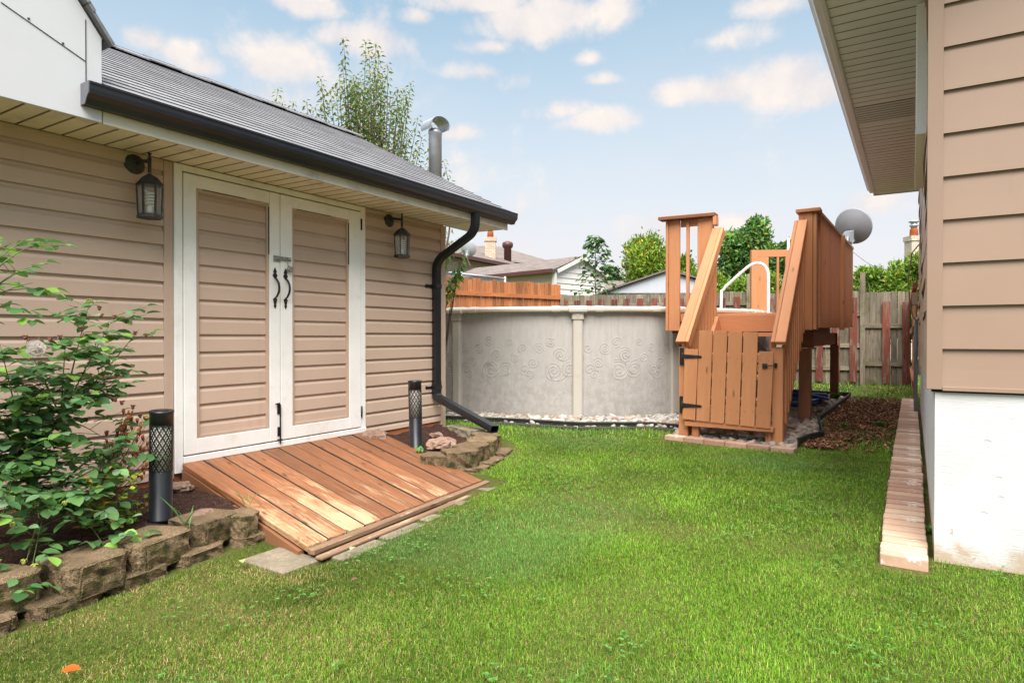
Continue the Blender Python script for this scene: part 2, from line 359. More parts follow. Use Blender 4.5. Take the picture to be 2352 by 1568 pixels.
def brickmat():
    m,t=newmat('pink_paver');o=co(t);n=t.noise(o,90,4,.6);b=t.noise(o,10,5,.65);r=t.node('ShaderNodeObjectInfo').outputs['Random']
    col=t.mix(t.mr(b,.35,.65),(.40,.225,.155),(.50,.31,.22));col=t.mix(t.mr(r,.0,1,0,.9),col,(.56,.40,.29));col=t.mix(t.math('GREATER_THAN',t.math('FRACT',t.math('MULTIPLY',r,3.7)),.6),col,t.mix(.5,col,(.27,.14,.10)))
    ww=t.math('ADD',t.noise(t.mapv(o,(4,14,4)),2.2,7,.75),t.mr(t.math('FRACT',t.math('MULTIPLY',r,7.3)),0,1,-.12,.10))
    col=t.mix(t.mr(ww,.58,.66,0,.85,True),col,(.80,.72,.64))
    finish(t,col,.85,n,.5,.003,spec=.2);return m
M['brick']=brickmat()
M['rock']=stonemat('pinkish_rock',(.22,.13,.09),(.38,.26,.20),None,22,1.,.02)
def shingle(name,c1,c2,sp=180,rough=.75):
    m,t=newmat(name);uv=co(t,'UV');n=t.noise(uv,sp,3,.7);b=t.noise(t.mapv(uv,(.6,4,1)),2,3)
    br=t.node('ShaderNodeTexBrick',dict(offset=.5),Vector=uv,Color1=(.7,.7,.7,1),Color2=(1.25,1.25,1.25,1),Mortar=(.3,.3,.3,1),Scale=1.,Mortar_Size=.005,Bias=0.,Brick_Width=.30,Row_Height=.14)
    col=t.mix(t.mr(n,.3,.7),c1,c2);col=t.mix(t.mr(b,.3,.7,0,.3),col,c1);col=t.mix(.8,col,br.outputs[0],'MULTIPLY')
    finish(t,col,rough,n,.5,.003,spec=.5);return m
M['shingle']=shingle('charcoal_shingles',(.12,.12,.13),(.22,.22,.237),40,.8)
M['shingle_br']=shingle('brown_shingles',(.10,.075,.066),(.22,.178,.158),25)
def stucco():
    m,t=newmat('white_painted_foundation');o=co(t);n=t.noise(t.mapv(o,(9,9,60)),2.5,5,.65);d=t.noise(o,7,6,.7);p=t.noise(o,4.5,4,.5)
    pit=t.mr(t.node('ShaderNodeTexVoronoi',None,Vector=t.mapv(o,(1,1,1.5)),Scale=6.).outputs['Distance'],.05,.13,0,1,True)
    sz=t.node('ShaderNodeSeparateXYZ',None,i0=t.node('ShaderNodeNewGeometry').outputs['Position']).outputs[2]
    base=t.mr(t.math('ADD',sz,t.math('MULTIPLY',t.math('SUBTRACT',d,.5),-.5)),.06,.22,1,0,True)
    col=t.mix(t.mr(p,.3,.7),(.56,.55,.56),(.67,.66,.67))
    col=t.mix(t.math('MULTIPLY',base,.85),col,(.42,.30,.20))
    chip=t.math('MULTIPLY',t.mr(t.noise(o,16,6,.7),.62,.66,0,1,True),t.mr(sz,.10,.30,1,0))
    col=t.mix(chip,col,(.25,.17,.12))
    finish(t,col,.7,t.math('ADD',t.math('MULTIPLY',n,.5),t.math('MULTIPLY',pit,.5)),.4,.012,spec=.3);return m
M['stucco']=stucco()
def soilmat(name,c1,c2,speck):
    m,t=newmat(name);o=co(t);n=t.noise(o,30,7,.75);v=t.node('ShaderNodeTexVoronoi',None,Vector=o,Scale=130.);f=t.mr(v.outputs['Distance'],.12,.22,1,0,True)
    r=t.mr(t.node('ShaderNodeSeparateColor',None,i0=v.outputs['Color']).outputs[0],.72,.78)
    col=t.mix(t.mr(n,.35,.65),c1,c2);col=t.mix(t.math('MULTIPLY',f,r),col,speck)
    finish(t,col,.95,n,1.,.03,spec=.15);return m
M['mulch']=soilmat('dark_mulch',(.025,.012,.009),(.085,.042,.03),(.6,.56,.5))
M['soil']=soilmat('lawn_soil',(.05,.04,.018),(.13,.105,.04),(.22,.17,.08))
def groundmat():
    m,t=newmat('lawn_ground');o=co(t);n=t.noise(o,40,6,.7);b=t.noise(o,1.1,4)
    col=t.mix(t.mr(n,.3,.7),(.035,.04,.010),(.10,.12,.025));col=t.mix(t.mr(b,.45,.7,0,.5),col,(.2,.16,.06))
    finish(t,col,.95,n,.8,.02,spec=.1);return m
M['ground']=groundmat()
M['leaf']=leafmat('leaf');M['glossleaf']=leafmat('glossy_leaf',.28,.45);M['grass']=leafmat('grass_blades',.3,.5)
M['colored']=leafmat('mixed_pebble_surface',0,.75)
def chipm():
    m,t=newmat('wood_chip');c=t.node('ShaderNodeAttribute',dict(attribute_name='Col')).outputs[0];finish(t,c,.8,t.noise(co(t),60,3),.5,.003,spec=.2);return m
M['attr']=chipm()
M['bark']=plain('bark',(.13,.10,.075),.85,.35,12,bump=.8);M['cane']=plain('green_cane',(.09,.13,.03),.55,.4,15)
M['darkcane']=plain('dark_cane',(.03,.022,.014),.6,.4,15)
M['blue']=plain('blue_plastic',(.012,.06,.25),.35,.2,6,spec=.5)
M['edging']=plain('black_edging',(.018,.019,.017),.6,.4,14,bump=.5,dirt=((.05,.06,.02),9,.9))
M['timber']=plain('mossy_timber',(.045,.042,.032),.9,.4,10,bump=.8,dirt=((.06,.08,.02),6,.9))
M['dark']=plain('dark_void',(.02,.02,.02),.8)
M['brown_metal']=plain('brown_metal',(.085,.032,.026),.4,.1)
def glassm():
    m,t=newmat('lantern_glass');g=t.node('ShaderNodeBsdfPrincipled',None,Base_Color=(.7,.75,.74),Roughness=.15);g.inputs['Transmission Weight'].default_value=.8;g.inputs['IOR'].default_value=1.2
    tr=t.node('ShaderNodeBsdfTransparent');df=t.node('ShaderNodeBsdfTranslucent',None,Color=(.85,.87,.84));d2=t.node('ShaderNodeMixShader',None,i0=.22,i1=g.outputs[0],i2=df.outputs[0]);mx=t.node('ShaderNodeMixShader',None,i0=.45,i1=d2.outputs[0],i2=tr.outputs[0]);t.l.new(mx.outputs[0],t.node('ShaderNodeOutputMaterial').inputs[0]);return m
M['glass']=glassm()
M['bulb']=plain('bulb_white',(.85,.83,.75),.3,.02)
M['diffuser']=plain('cream_diffuser',(.82,.76,.66),.5,.12,8)
def poolwallmat():
    m,t=newmat('patterned_pool_wall');o=t.node('ShaderNodeNewGeometry').outputs['Position'];sz=t.node('ShaderNodeSeparateXYZ',None,i0=o).outputs[2]
    uv=co(t,'UV');vl=t.noise(t.mapv(uv,(160,2,1)),1,3,.6);st=t.noise(t.mapv(uv,(22,3,1)),1.2,6,.72);bl=t.noise(o,11,8,.8,.3)
    col=t.mix(t.mr(st,.3,.7),(.345,.322,.302),(.42,.396,.378))
    low=t.mr(sz,.3,1.0,1,0,True)
    f=t.math('MULTIPLY',t.mr(bl,.40,.62,0,1,True),t.math('ADD',.10,t.math('MULTIPLY',low,.5)))
    col=t.mix(f,col,(.25,.232,.21))
    sp=t.math('MULTIPLY',t.mr(t.noise(t.mapv(uv,(30,30,1)),1,6,.8),.62,.72,0,1,True),t.mr(sz,1.2,.5,0,.8));col=t.mix(sp,col,(.62,.60,.58))
    finish(t,col,.5,t.math('ADD',t.math('MULTIPLY',vl,.6),bl),.35,.003,spec=.35);return m
M['poolwall']=poolwallmat();M['swirl']=plain('raised_swirl',(.42,.398,.38),.5,.2,6)  # swirls lighter than the wall: light on the relief put into colour
M['water']=plain('water',(.03,.16,.2),.05,.1,spec=.5)
def brickwall(name,c1,c2,mort):
    m,t=newmat(name);uv=co(t,'UV');br=t.node('ShaderNodeTexBrick',None,Vector=uv,Color1=(*c1,1),Color2=(*c2,1),Mortar=(*mort,1),Scale=1.,Mortar_Size=.012,Brick_Width=.22,Row_Height=.085)
    finish(t,br.outputs[0],.85,br.outputs['Fac'],-.4,.01);return m
M['chimney']=brickwall('buff_brick',(.55,.36,.26),(.66,.48,.36),(.30,.24,.19));M['palebrick']=brickwall('pale_brick',(.62,.54,.42),(.5,.42,.33),(.35,.3,.25))
M['terracotta']=plain('terracotta',(.5,.13,.05),.7)

# ------------------------------------------------------------------ generic builders
def siding(mb,p0,u,n,z0,z1,e,dep=.016,kind='dutch',off=0.,wave=0):
    """courses of lap siding; p0 start, u horizontal vector (full width), n outward normal"""
    p0,u,n=V(p0),V(u),V(n).normalized();L=u.length;ud=u.normalized();k=0;z=z0-off;Z=V((0,0,1))
    while z<z1-.004:
        a=max(z,z0);b=min(z+e,z1)
        q=.006/e;q2=.012/e    # each course's lip hangs free over the one below
        if kind=='dutch': pr=[(q2,.001),(q2,dep-.003),(-q,dep-.003),(-q,dep),(.64,dep*.82),(.80,dep*.36),(1.+q2,.006)]
        else: pr=[(q2,.001),(q2,dep-.003),(-q,dep-.003),(-q,dep),(.5,dep*.6),(1.+q2,.004)]
        pts=[(min(max(z+t*e,a-.006),min(b+.012,z1)),d) for t,d in pr];segs=int(L/.35)+1 if wave else 1;base=len(mb.v);m=len(pts)
        for s in range(segs+1):
            f=s/segs
            wv=(math.sin(f*L*2.1+k*1.3)+.6*math.sin(f*L*4.3+k*.7))*wave
            for zz,d in pts: mb.v.append(V((p0.x,p0.y,zz))+ud*(L*f)+n*(d+(wv if d>.003 else 0)))
        for s in range(segs):
            for i in range(m-1):
                q=[base+s*m+i,base+(s+1)*m+i,base+(s+1)*m+i+1,base+s*m+i+1]
                u0=L*s/segs+k*3.3;u1=L*(s+1)/segs+k*3.3
                mb.face(q,[(u0,pts[i][0]),(u1,pts[i][0]),(u1,pts[i+1][0]),(u0,pts[i+1][0])])
        z+=e;k+=1
def leaves(name,P,D,N,size,width,col,mat,parent=None,fold=.25,curl=.2,full=False):
    """P base (n,3), D direction (unit), N normal hint, size (n,), width ratio"""
    n=len(P);S=np.cross(D,N);S/=np.linalg.norm(S,axis=1,keepdims=True)+1e-9;N2=np.cross(S,D)
    sz=size[:,None]
    if full: prof=[(0,0),(.22,.36),(.5,.5),(.78,.34),(1,0)]
    else: prof=[(0,0),(.45,.5),(1,0)]
    rows=[]
    for t,wd in prof:
        c=P+D*sz*t-N2*sz*curl*t*t
        if wd==0: rows.append([c])
        else:
            o=S*sz*width*wd;l=N2*sz*fold*wd*width
            rows.append([c-o+l,c,c+o+l] if full else [c-o+l,c+o+l])
    vs=[v for r in rows for v in r];k=len(vs);Vt=np.stack(vs,1).reshape(-1,3);b=np.arange(n)[:,None]*k
    if full: fq=[[1,4,5,2],[2,5,6,3],[4,7,8,5],[5,8,9,6]];ft=[[0,1,2],[0,2,3],[7,10,8],[8,10,9]]
    else: fq=[];ft=[[0,1,3],[0,3,2]]
    fs=[]
    if fq: fs.append(np.concatenate([b+np.array(q) for q in fq]))
    fs.append(np.concatenate([b+np.array(q) for q in ft]))
    c=np.repeat(col,k,axis=0)
    return np_mesh(name,Vt,fs,mat,parent,c,smooth=full)
def rdir(n,up_=0.):
    d=rng.normal(size=(n,3));d[:,2]+=up_;return d/np.linalg.norm(d,axis=1,keepdims=True)
def colmix(n,cols,wts=None,var=.2):
    cols=np.array(cols);i=rng.choice(len(cols),n,p=wts);return np.clip(cols[i]*(1+rng.normal(0,var,(n,1))),.003,1)
def branch(mb,p,d,L,r,depth,tips,spread=.5,upb=.2):
    p=V(p);d=V(d).normalized();pts=[p.copy()];k=5;rr=[r]
    for i in range(k):
        d=(d+V(rng.normal(0,.12,3))+V((0,0,upb*.15))).normalized();p=p+d*L/k;pts.append(p.copy());rr.append(r*(1-.45*(i+1)/k))
    mb.tube(pts,rr,6 if r>.02 else 4)
    if depth==0: tips.append((pts,d));return
    for i in range(random.randint(2,4)):
        j=random.randint(2,k);dd=(d+V(rng.normal(0,spread,3))+V((0,0,upb))).normalized()
        branch(mb,pts[j],dd,L*random.uniform(.55,.8),rr[j]*.65,depth-1,tips,spread,upb)
    tips.append((pts,d))

# ================================================================== SETTING
xs=np.unique(np.concatenate([np.linspace(-400,-30,12),np.linspace(-30,-6,25),np.linspace(-6,2,81),np.linspace(2,30,20),np.linspace(30,400,12)]))
ys=np.unique(np.concatenate([np.linspace(-400,-20,10),np.linspace(-20,0,12),np.linspace(0,14,141),np.linspace(14,60,24),np.linspace(60,500,12)]))
X,Y=np.meshgrid(xs,ys,indexing='ij');Z=gz(X,Y)-.004+.012*(vnoise(X,Y,.5,3)-.5)
nx,ny=X.shape;idx=np.arange(nx*ny).reshape(nx,ny)
fq=np.stack([idx[:-1,:-1],idx[1:,:-1],idx[1:,1:],idx[:-1,1:]],-1).reshape(-1,4)
g=np_mesh('ground',np.stack([X,Y,Z],-1).reshape(-1,3),[fq],M['ground'],smooth=True);tag(g,kind='structure')
def bed_mesh(name,poly,zt,mat,seed):
    xs_=[p[0] for p in poly];ys_=[p[1] for p in poly];st=.03
    X,Y=np.meshgrid(np.arange(min(xs_),max(xs_)+st,st),np.arange(min(ys_),max(ys_)+st,st),indexing='ij')
    Z=zt(X,Y)+.025*(vnoise(X,Y,.07,seed)-.5)+.03*(vnoise(X,Y,.25,seed+1)-.5);idx=np.arange(X.size).reshape(X.shape)
    fq=np.stack([idx[:-1,:-1],idx[1:,:-1],idx[1:,1:],idx[:-1,1:]],-1).reshape(-1,4)
    cx=X[:-1,:-1].ravel()+st/2;cy=Y[:-1,:-1].ravel()+st/2;fq=fq[inpoly(cx,cy,poly)]
    return tag(np_mesh(name,np.stack([X,Y,Z],-1).reshape(-1,3),[fq],mat,smooth=True),kind='structure')
LB=[(-4.25,-2),(-3.12,-2),(-3.12,1.0),(-3.1,1.5),(-3.2,2.0),(-3.22,2.2),(-4.25,2.38)]
RB=[(-4.25,4.05),(-3.3,3.9),(-3.1,3.9),(-3.1,4.3),(-3.3,4.75),(-3.7,4.95),(-4.25,5.15)]
bed_mesh('flower_bed',LB,lambda x,y:.155+0*x,M['mulch'],5)
bed_mesh('flower_bed',RB,lambda x,y:.165+0*x+.03*sm((-3.6-x)/.5),M['mulch'],15)

# ================================================================== GARDEN SHED
XW=-4.2
shed=thing('garden_shed','long tan vinyl garden shed with white double doors and black gutter','shed',(XW,3.2,0.1))
mb=MB();siding(mb,(XW,-2.5,0),(0,4.79,0),(1,0,0),.19,2.285,.121,.025,off=.03)
mb.build('wall',M['tan'],shed)
mb=MB();siding(mb,(XW,4.10,0),(0,1.09,0),(1,0,0),.245,2.285,.121,.025,off=.05);mb.build('wall',M['tan'],shed)
mb=MB();mb.box(-8.0,XW-.005,-2.5,5.24,.05,2.30);mb.build('wall_core',M['tan_trim'],shed)
# end wall toward the pool: siding up to the gable
mb=MB();siding(mb,(XW,5.245,0),(-3.8,0,0),(0,1,0),.2,2.3,.121,.016,off=.05);mb.build('end_wall',M['tan'],shed)
mb=MB();mb.box(XW-.02,XW+.031,5.185,5.262,.16,2.285);mb.build('corner_post',M['tan_trim'],shed,.004)
mb=MB();mb.box(XW,XW+.026,2.292,2.352,.17,2.285);mb.build('side_trim',M['tan_trim'],shed,.003)
mb=MB();mb.box(XW,XW+.024,-2.5,2.29,2.262,2.288);mb.box(XW,XW+.024,4.104,5.184,2.262,2.288);mb.build('top_trim',M['tan_trim'],shed,.003)
mb=MB();mb.box(XW-.03,XW+.012,-2.5,2.40,.03,.185);mb.box(XW-.03,XW+.012,4.102,5.184,.06,.238);mb.build('skirt_board',M['skirt'],shed,.003)
# door frame
mb=MB();mb.box(XW,XW+.035,2.356,2.412,.20,2.283);mb.box(XW,XW+.035,4.04,4.10,.22,2.283);mb.box(XW,XW+.035,2.413,4.039,2.238,2.283)
mb.box(XW,XW+.045,2.413,4.10,.262,.306);mb.build('door_frame',M['white'],shed,.003)
def door(y0,y1,a,b,zb):
    X0=XW+.005;X1=XW+.043
    d=MB();d.box(X0,X1,y0,a,.316,2.228);d.box(X0,X1,b,y1,.316,2.228);d.box(X0,X1-.001,a+.0005,b-.0005,.316,zb);d.box(X0,X1-.001,a+.0005,b-.0005,2.14,2.228)
    do=d.build('door',M['white'],shed,.003)
    m=MB();siding(m,(X0-.002,a+.02,0),(0,b-a-.04,0),(1,0,0),zb+.02,2.12,.121,.02,off=.02);m.build('siding_panel',M['tan'],do)
    m=MB()
    for (p,q,r,s) in ((a+.001,a+.022,zb+.001,2.139),(b-.022,b-.001,zb+.001,2.139)): m.box(X0,X1-.008,p,q,r,s)
    m.box(X0,X1-.010,a+.022,b-.022,zb+.001,zb+.022);m.box(X0,X1-.010,a+.022,b-.022,2.117,2.139);m.build('inset_trim',M['tan_trim'],do,.002)
    m=MB();m.box(X0-.004,X0+.001,a,b,zb,2.14);m.build('backing',M['dark'],do)
    m=MB()
    m.box(X1-.012,X1-.002,b-.006,b-.0012,1.75,2.11);m.build('gasket',M['dark'],do);m=MB();m.box(X1-.010,X1-.002,a+.05,b-.2,2.136,2.1395);m.build('gasket',M['dark'],do)
    return do
d1=door(2.416,3.183,2.505,3.09,.418);d2=door(3.189,4.035,3.30,3.90,.41)
d1['label']='wider left door with deadbolt hasp plate';d2['label']='right door with padlock'
def handle(parent,y):
    X=XW+.044;m=MB()
    def dia(pts,th=.004):
        m.sweep(pts,(X,y,0),(X+th,y,0),(0,1,0),(0,0,1))
    zc=1.50
    dia([(0,zc+.155),(.017,zc+.118),(.008,zc+.112),(.022,zc+.092),(.008,zc+.07),(-.008,zc+.07),(-.022,zc+.092),(-.008,zc+.112),(-.017,zc+.118)])
    dia([(0,zc-.165),(.013,zc-.14),(.007,zc-.137),(.018,zc-.09),(.008,zc-.082),(-.008,zc-.082),(-.018,zc-.09),(-.007,zc-.137),(-.013,zc-.14)])
    pts=[]
    for i in range(13):
        t=i/12;pts.append((X+.003+.05*math.sin(math.pi*t)**.7,y,zc+.075-.16*t))
    for i in range(12):
        p,q=V(pts[i]),V(pts[i+1]);m.beam(p,q+(q-p)*.06,.017,.005,(0,1,0))
    for zz in (zc+.11,zc-.1): m.lathe((X+.004,y,zz),[(.006,0),(.006,.002),(.001,.005)],8,(1,0,0))
    return m.build('handle',M['black'],parent)
handle(d1,3.135);handle(d2,3.232)
m=MB();X=XW+.044
m.box(X,X+.008,3.12,3.175,1.70,1.745);m.box(X+.006,X+.012,3.14,3.28,1.712,1.742);m.lathe((X+.006,3.255,1.727),[(.013,0),(.013,.018),(.009,.022)],12,(1,0,0));m.build('hasp',M['steel'],d1,.002)
m=MB();m.tube([(X+.02,3.235,1.705),(X+.022,3.24,1.68),(X+.02,3.25,1.665)],.004,8);m.obox((X+.02,3.262,1.65),(0,.022,-.008),(.011,0,0),(0,.008,.018));m.build('padlock',M['steel'],d2,.003)
m=MB();y=3.165;m.box(X,X+.006,y-.014,y+.014,.52,.60);m.box(X,X+.006,y-.012,y+.012,.35,.42);m.tube([(X+.012,y-.035,.60),(X+.014,y,.604),(X+.014,y+.006,.59),(X+.014,y+.006,.29)],.006,8);m.box(X-.002,X+.02,y-.012,y+.02,.318,.326);m.build('foot_bolt',M['black'],d1,.001)
for zz in (2.12,.45):
    m=MB();m.box(XW+.036,XW+.047,4.036,4.05,zz-.05,zz+.05);m.tube([(XW+.047,4.04,zz-.05),(XW+.047,4.04,zz+.05)],.006,8);m.build('hinge',M['black'],d2)
# soffit of grooved panels
XF=-3.72
m=MB();y=-2.45
while y<5.7:
    m.sweep([(0,0),(.096,0),(.098,.013),(.107,.013),(.110,0),(.1125,0),(.1125,.018),(0,.018)],(XW+.028,y,2.289),(XF-.002,y,2.283),(0,1,0),(0,0,1));y+=.1125
    for q in (-9,-8,-7): m.mi[q]=1
m.build('soffit',[M['soffit'],M['groove']],shed)
m=MB();m.box(XF,XF+.02,1.705,5.745,2.268,2.44);m.build('fascia',M['fascia'],shed,.003)
# white boxed gable over the left part
g=[]
for px,py in ((228,205),(228,91),(172,1)): P=at(px,py,0,XF);g.append((P.y,P.z))
sl_=(g[2][1]-g[1][1])/(g[2][0]-g[1][0]);zt=g[1][1]
pts=[(1.70,2.272),(1.70,zt),(.3,zt-sl_*1.4*-1 if False else zt+abs(sl_)*1.4),(-2.5,zt+abs(sl_)*1.4-.5),(-2.5,2.262)]
m=MB();m.sweep(pts,(XF+.003,0,0),(XF+.022,0,0),(0,1,0),(0,0,1));m.sweep([(y_-.0,max(z_,2.36)) for y_,z_ in pts],(XF-2.6,0,0),(XF+.002,0,0),(0,1,0),(0,0,1))
m.build('gable_panel',M['whitebox'],shed,.003)
m=MB();P=at(197,142,0,XF+.022);m.box(XF+.022,XF+.0245,P.y-.002,P.y+.002,2.45,P.z+.22)
Q=at(2,6,0,XF+.022);m.beam((XF+.0235,P.y,P.z-.0),(XF+.0235,Q.y,Q.z),.003,.004,(0,0,1))
for px,py in ((108,70),(236/1.0,0),(237,0)):
    pass
for px,py in ((66,43),(145,100)):
    S=at(px,py,0,XF+.024);m.lathe((XF+.022,S.y,S.z),[(.006,0),(.005,.004),(.001,.005)],8,(1,0,0))
m.build('panel_seam',M['ltblack'],shed)
m=MB();d=V((0,-1,abs(sl_))).normalized();nn=V((0,abs(sl_),1)).normalized();s0=V((0,1.735,zt-.03))
for k in range(9):
    a=s0+d*(k*.17)+nn*(.008+.006*(k%2));m.obox((XF-1.2,a.y+d.y*.085,a.z+d.z*.085),d*.088,(1.26+.004*(k%3),0,0),nn*.009)
m.build('gable_roof_edge',M['shingle'],shed)
# roof courses
e0=V((-3.665,0,2.462));r0=V((-6.0,0,3.67));sd_=(r0-e0);SL=sd_.length;sdn=sd_.normalized();nrm=V((-sdn.z,0,sdn.x));nrm=nrm if nrm.z>0 else -nrm
m=MB();ex=.14;k=0;s=0
while s<SL:
    e=min(ex,SL-s);base=len(m.v);NS=12;ya=1.70;yb=5.74+.012*random.uniform(-1,1)
    for j in range(NS+1):
        yy=ya+(yb-ya)*j/NS;wv=.004*math.sin(yy*5+k*2.1)+.003*random.uniform(-1,1)
        for (t,h) in ((0,.0),(0,.009),(1,.003)):
            P=e0+sdn*(s+t*e+(wv if t==0 else 0))+nrm*h;m.v.append(V((P.x,yy,P.z)))
    for j in range(NS):
        y0_=ya+(yb-ya)*j/NS;y1_=ya+(yb-ya)*(j+1)/NS
        for i in range(2):
            m.face([base+j*3+i,base+(j+1)*3+i,base+(j+1)*3+i+1,base+j*3+i+1],[(y0_,s+(.0 if i<1 else 0)+.001),(y1_,s+.001),(y1_,s+(e-.001 if i else .002)),(y0_,s+(e-.001 if i else .002))])
    s+=ex;k+=1
# underside, back slope
m.obox((e0+r0)/2+V((0,3.715,0))-nrm*.02,(0,2.01,0),sd_/2,nrm*.018)
bk=V((-8.33,0,2.462));bd=(bk-r0);bn=V((bd.z,0,-bd.x)).normalized();bn=bn if bn.z>0 else -bn
m.obox((bk+r0)/2+V((0,1.62,0))-bn*.01,(0,4.11,0),bd/2,bn*.018)
for j in range(28):
    y=-2.5+j*.295
    for sg in (-1,1): m.obox((-6.0+sg*.06,y+.15,3.672+.006*(j%2)),(0,.152,0),(.065,0,-sg*.034),(0,0,.006))
roof=m.build('roof',M['shingle'],shed)
m=MB()
for sgn,(a,b) in ((1,(e0,r0)),(-1,(bk,r0))):
    m.beam(V((a.x,5.70,a.z-.075)),V((b.x,5.70,b.z-.075)),.13,.02,(0,0,1))
m.build('rake_board',M['fascia'],shed,.002)
m=MB();m.sweep([(-4.0,2.29),(-6.0,3.5),(-8.0,2.29)],(0,5.22,0),(0,5.245,0),(1,0,0),(0,0,1));m.build('gable_wall',M['tan'],shed)
m=MB();m.box(-4.17,XF-.002,5.262,5.69,2.284,2.30);m.build('eave_return',M['soffit'],shed)
# K-style gutter
GP=[(0,0),(.045,0),(.05,.006),(.062,.03),(.085,.052),(.088,.075),(.088,.098),(.094,.102),(.094,.112),(.083,.112),(.083,.075),(.078,.056),(.056,.034),(.044,.01),(.004,.006),(.004,.112),(0,.112)]
m=MB();m.sweep(GP,(XF+.0225,1.60,2.335),(XF+.0225,5.80,2.335),(1,0,0),(0,0,1));gut=m.build('gutter',M['gutter'],shed)
m=MB();ep=[(0,0),(.045,0),(.062,.03),(.085,.052),(.09,.112),(0,.112)]
m.sweep(ep,(XF+.0225,1.594,2.335),(XF+.0225,1.599,2.335),(1,0,0),(0,0,1));m.build('end_cap',M['capgrey'],gut);m=MB();m.sweep(ep,(XF+.0225,5.801,2.335),(XF+.0225,5.806,2.335),(1,0,0),(0,0,1));m.build('end_cap',M['capgrey'],gut)
m=MB();m.sweep(GP[2:9],(XF+.0235,1.60,2.337),(XF+.0235,5.80,2.337),(1,0,0),(0,0,1),closed=False)
# downspout: ribbed rectangular pipe along a path
def rectpipe(m,pts,a,b,ref):
    """ribbed section a x b"""
    sec=[];n=5
    for i in range(n*2+1): sec.append((-a+2*a*i/(2*n),b+(.0035 if i%2 else 0)))
    sec+= [(a,b),(a+.003,0),(a,-b)];
    for i in range(n*2+1): sec.append((a-2*a*i/(2*n),-b-(.0035 if i%2 else 0)))
    sec+=[(-a-.003,0)]
    N=len(sec);base=len(m.v);pts=[V(p) for p in pts];ref=V(ref)
    for i,p in enumerate(pts):
        t=(pts[min(i+1,len(pts)-1)]-pts[max(i-1,0)]).normalized();u=(ref-t*ref.dot(t)).normalized();w_=t.cross(u)
        for x,y in sec:m.v.append(p+u*x+w_*y)
    for i in range(len(pts)-1):
        for k in range(N):
            m.face([base+i*N+k,base+i*N+(k+1)%N,base+(i+1)*N+(k+1)%N,base+(i+1)*N+k])
def bend(p0,p1,p2,r,n=7):
    p0,p1,p2=V(p0),V(p1),V(p2);a=p1+(p0-p1).normalized()*r;b=p1+(p2-p1).normalized()*r;o=[]
    for i in range(n+1):
        t=i/n;o.append((a*(1-t)+p1*t)*(1-t)+(p1*(1-t)+b*t)*t)
    return o
A=V((-3.665,5.10,2.345));B=V((-3.67,5.10,2.16));Cc=V((-4.14,5.075,1.90));Dd=V((-4.14,5.075,1.2));Ee=V((-4.14,5.075,.52));Ff=V((-3.22,4.78,.275))
m=MB();pth=[A]+bend(A,B,Cc,.10)+bend(B,Cc,Dd,.10)+[Ee+V((0,0,.12))];rectpipe(m,pth,.038,.028,(0,1,0))
i0=list(bend(A,B,Cc,.10))+list(bend(B,Cc,Dd,.10))
dsp=m.build('downspout',M['gutter'],shed)
m=MB();pth=[Ee+V((0,0,.14))]+bend(Ee+V((0,0,.14)),Ee-V((0,0,.02)),Ff,.05,4)+[Ff];rectpipe(m,pth,.041,.031,(0,1,0));m.build('outlet_pipe',M['gutter'],dsp)
m=MB()
for q in i0: m.obox(q,(0,.0405,0),(0,0,.0035),(.031,0,0))
for zz in (1.64,.60):
    m.box(-4.18,-4.105,5.033,5.117,zz-.02,zz+.02);m.box(-4.184,-4.17,4.96,5.034,zz-.012,zz+.012);m.sweep([(-.02,0),(0,.022),(.02,0),(0,-.022)],(-4.185,4.955,zz),(-4.175,4.955,zz),(0,1,0),(0,0,1))
m.build('strap',M['gutter'],dsp)
# flue pipe
fp=V((-6.35,7.75,0));fp=cw(1000,7.9,0)
m=MB();zb=zof(430,7.9)-.4;ztp=zof(300,7.9);m.lathe((fp.x,fp.y,zb),[(.082,0),(.082,ztp-zb-.06),(.086,ztp-zb-.055),(.086,ztp-zb-.02),(.08,ztp-zb-.015),(.08,ztp-zb)],20)
fl=m.build('flue_pipe',M['galv'],shed)
m=MB();sec=[];n=14
hd=V((rt.x,rt.y,0));hx=V((-rt.y,rt.x,0));pr=[]
for i in range(n+1):
    a=R(-25+230*i/n);pr.append((.125*math.cos(a),.11*math.sin(a)))
pr2=pr+[(x*.95,y*.95) for x,y in pr[::-1]]
ax=(hx*.86-hd*.5).normalized();sx=V((ax.y,-ax.x,0))
cen=V((fp.x,fp.y,ztp+.035));m.sweep(pr2,cen-ax*.17-V((0,0,.02)),cen+ax*.17+V((0,0,.02)),sx,V((0,0,1)),smooth=False);m.build('rain_cap',M['galv'],fl)
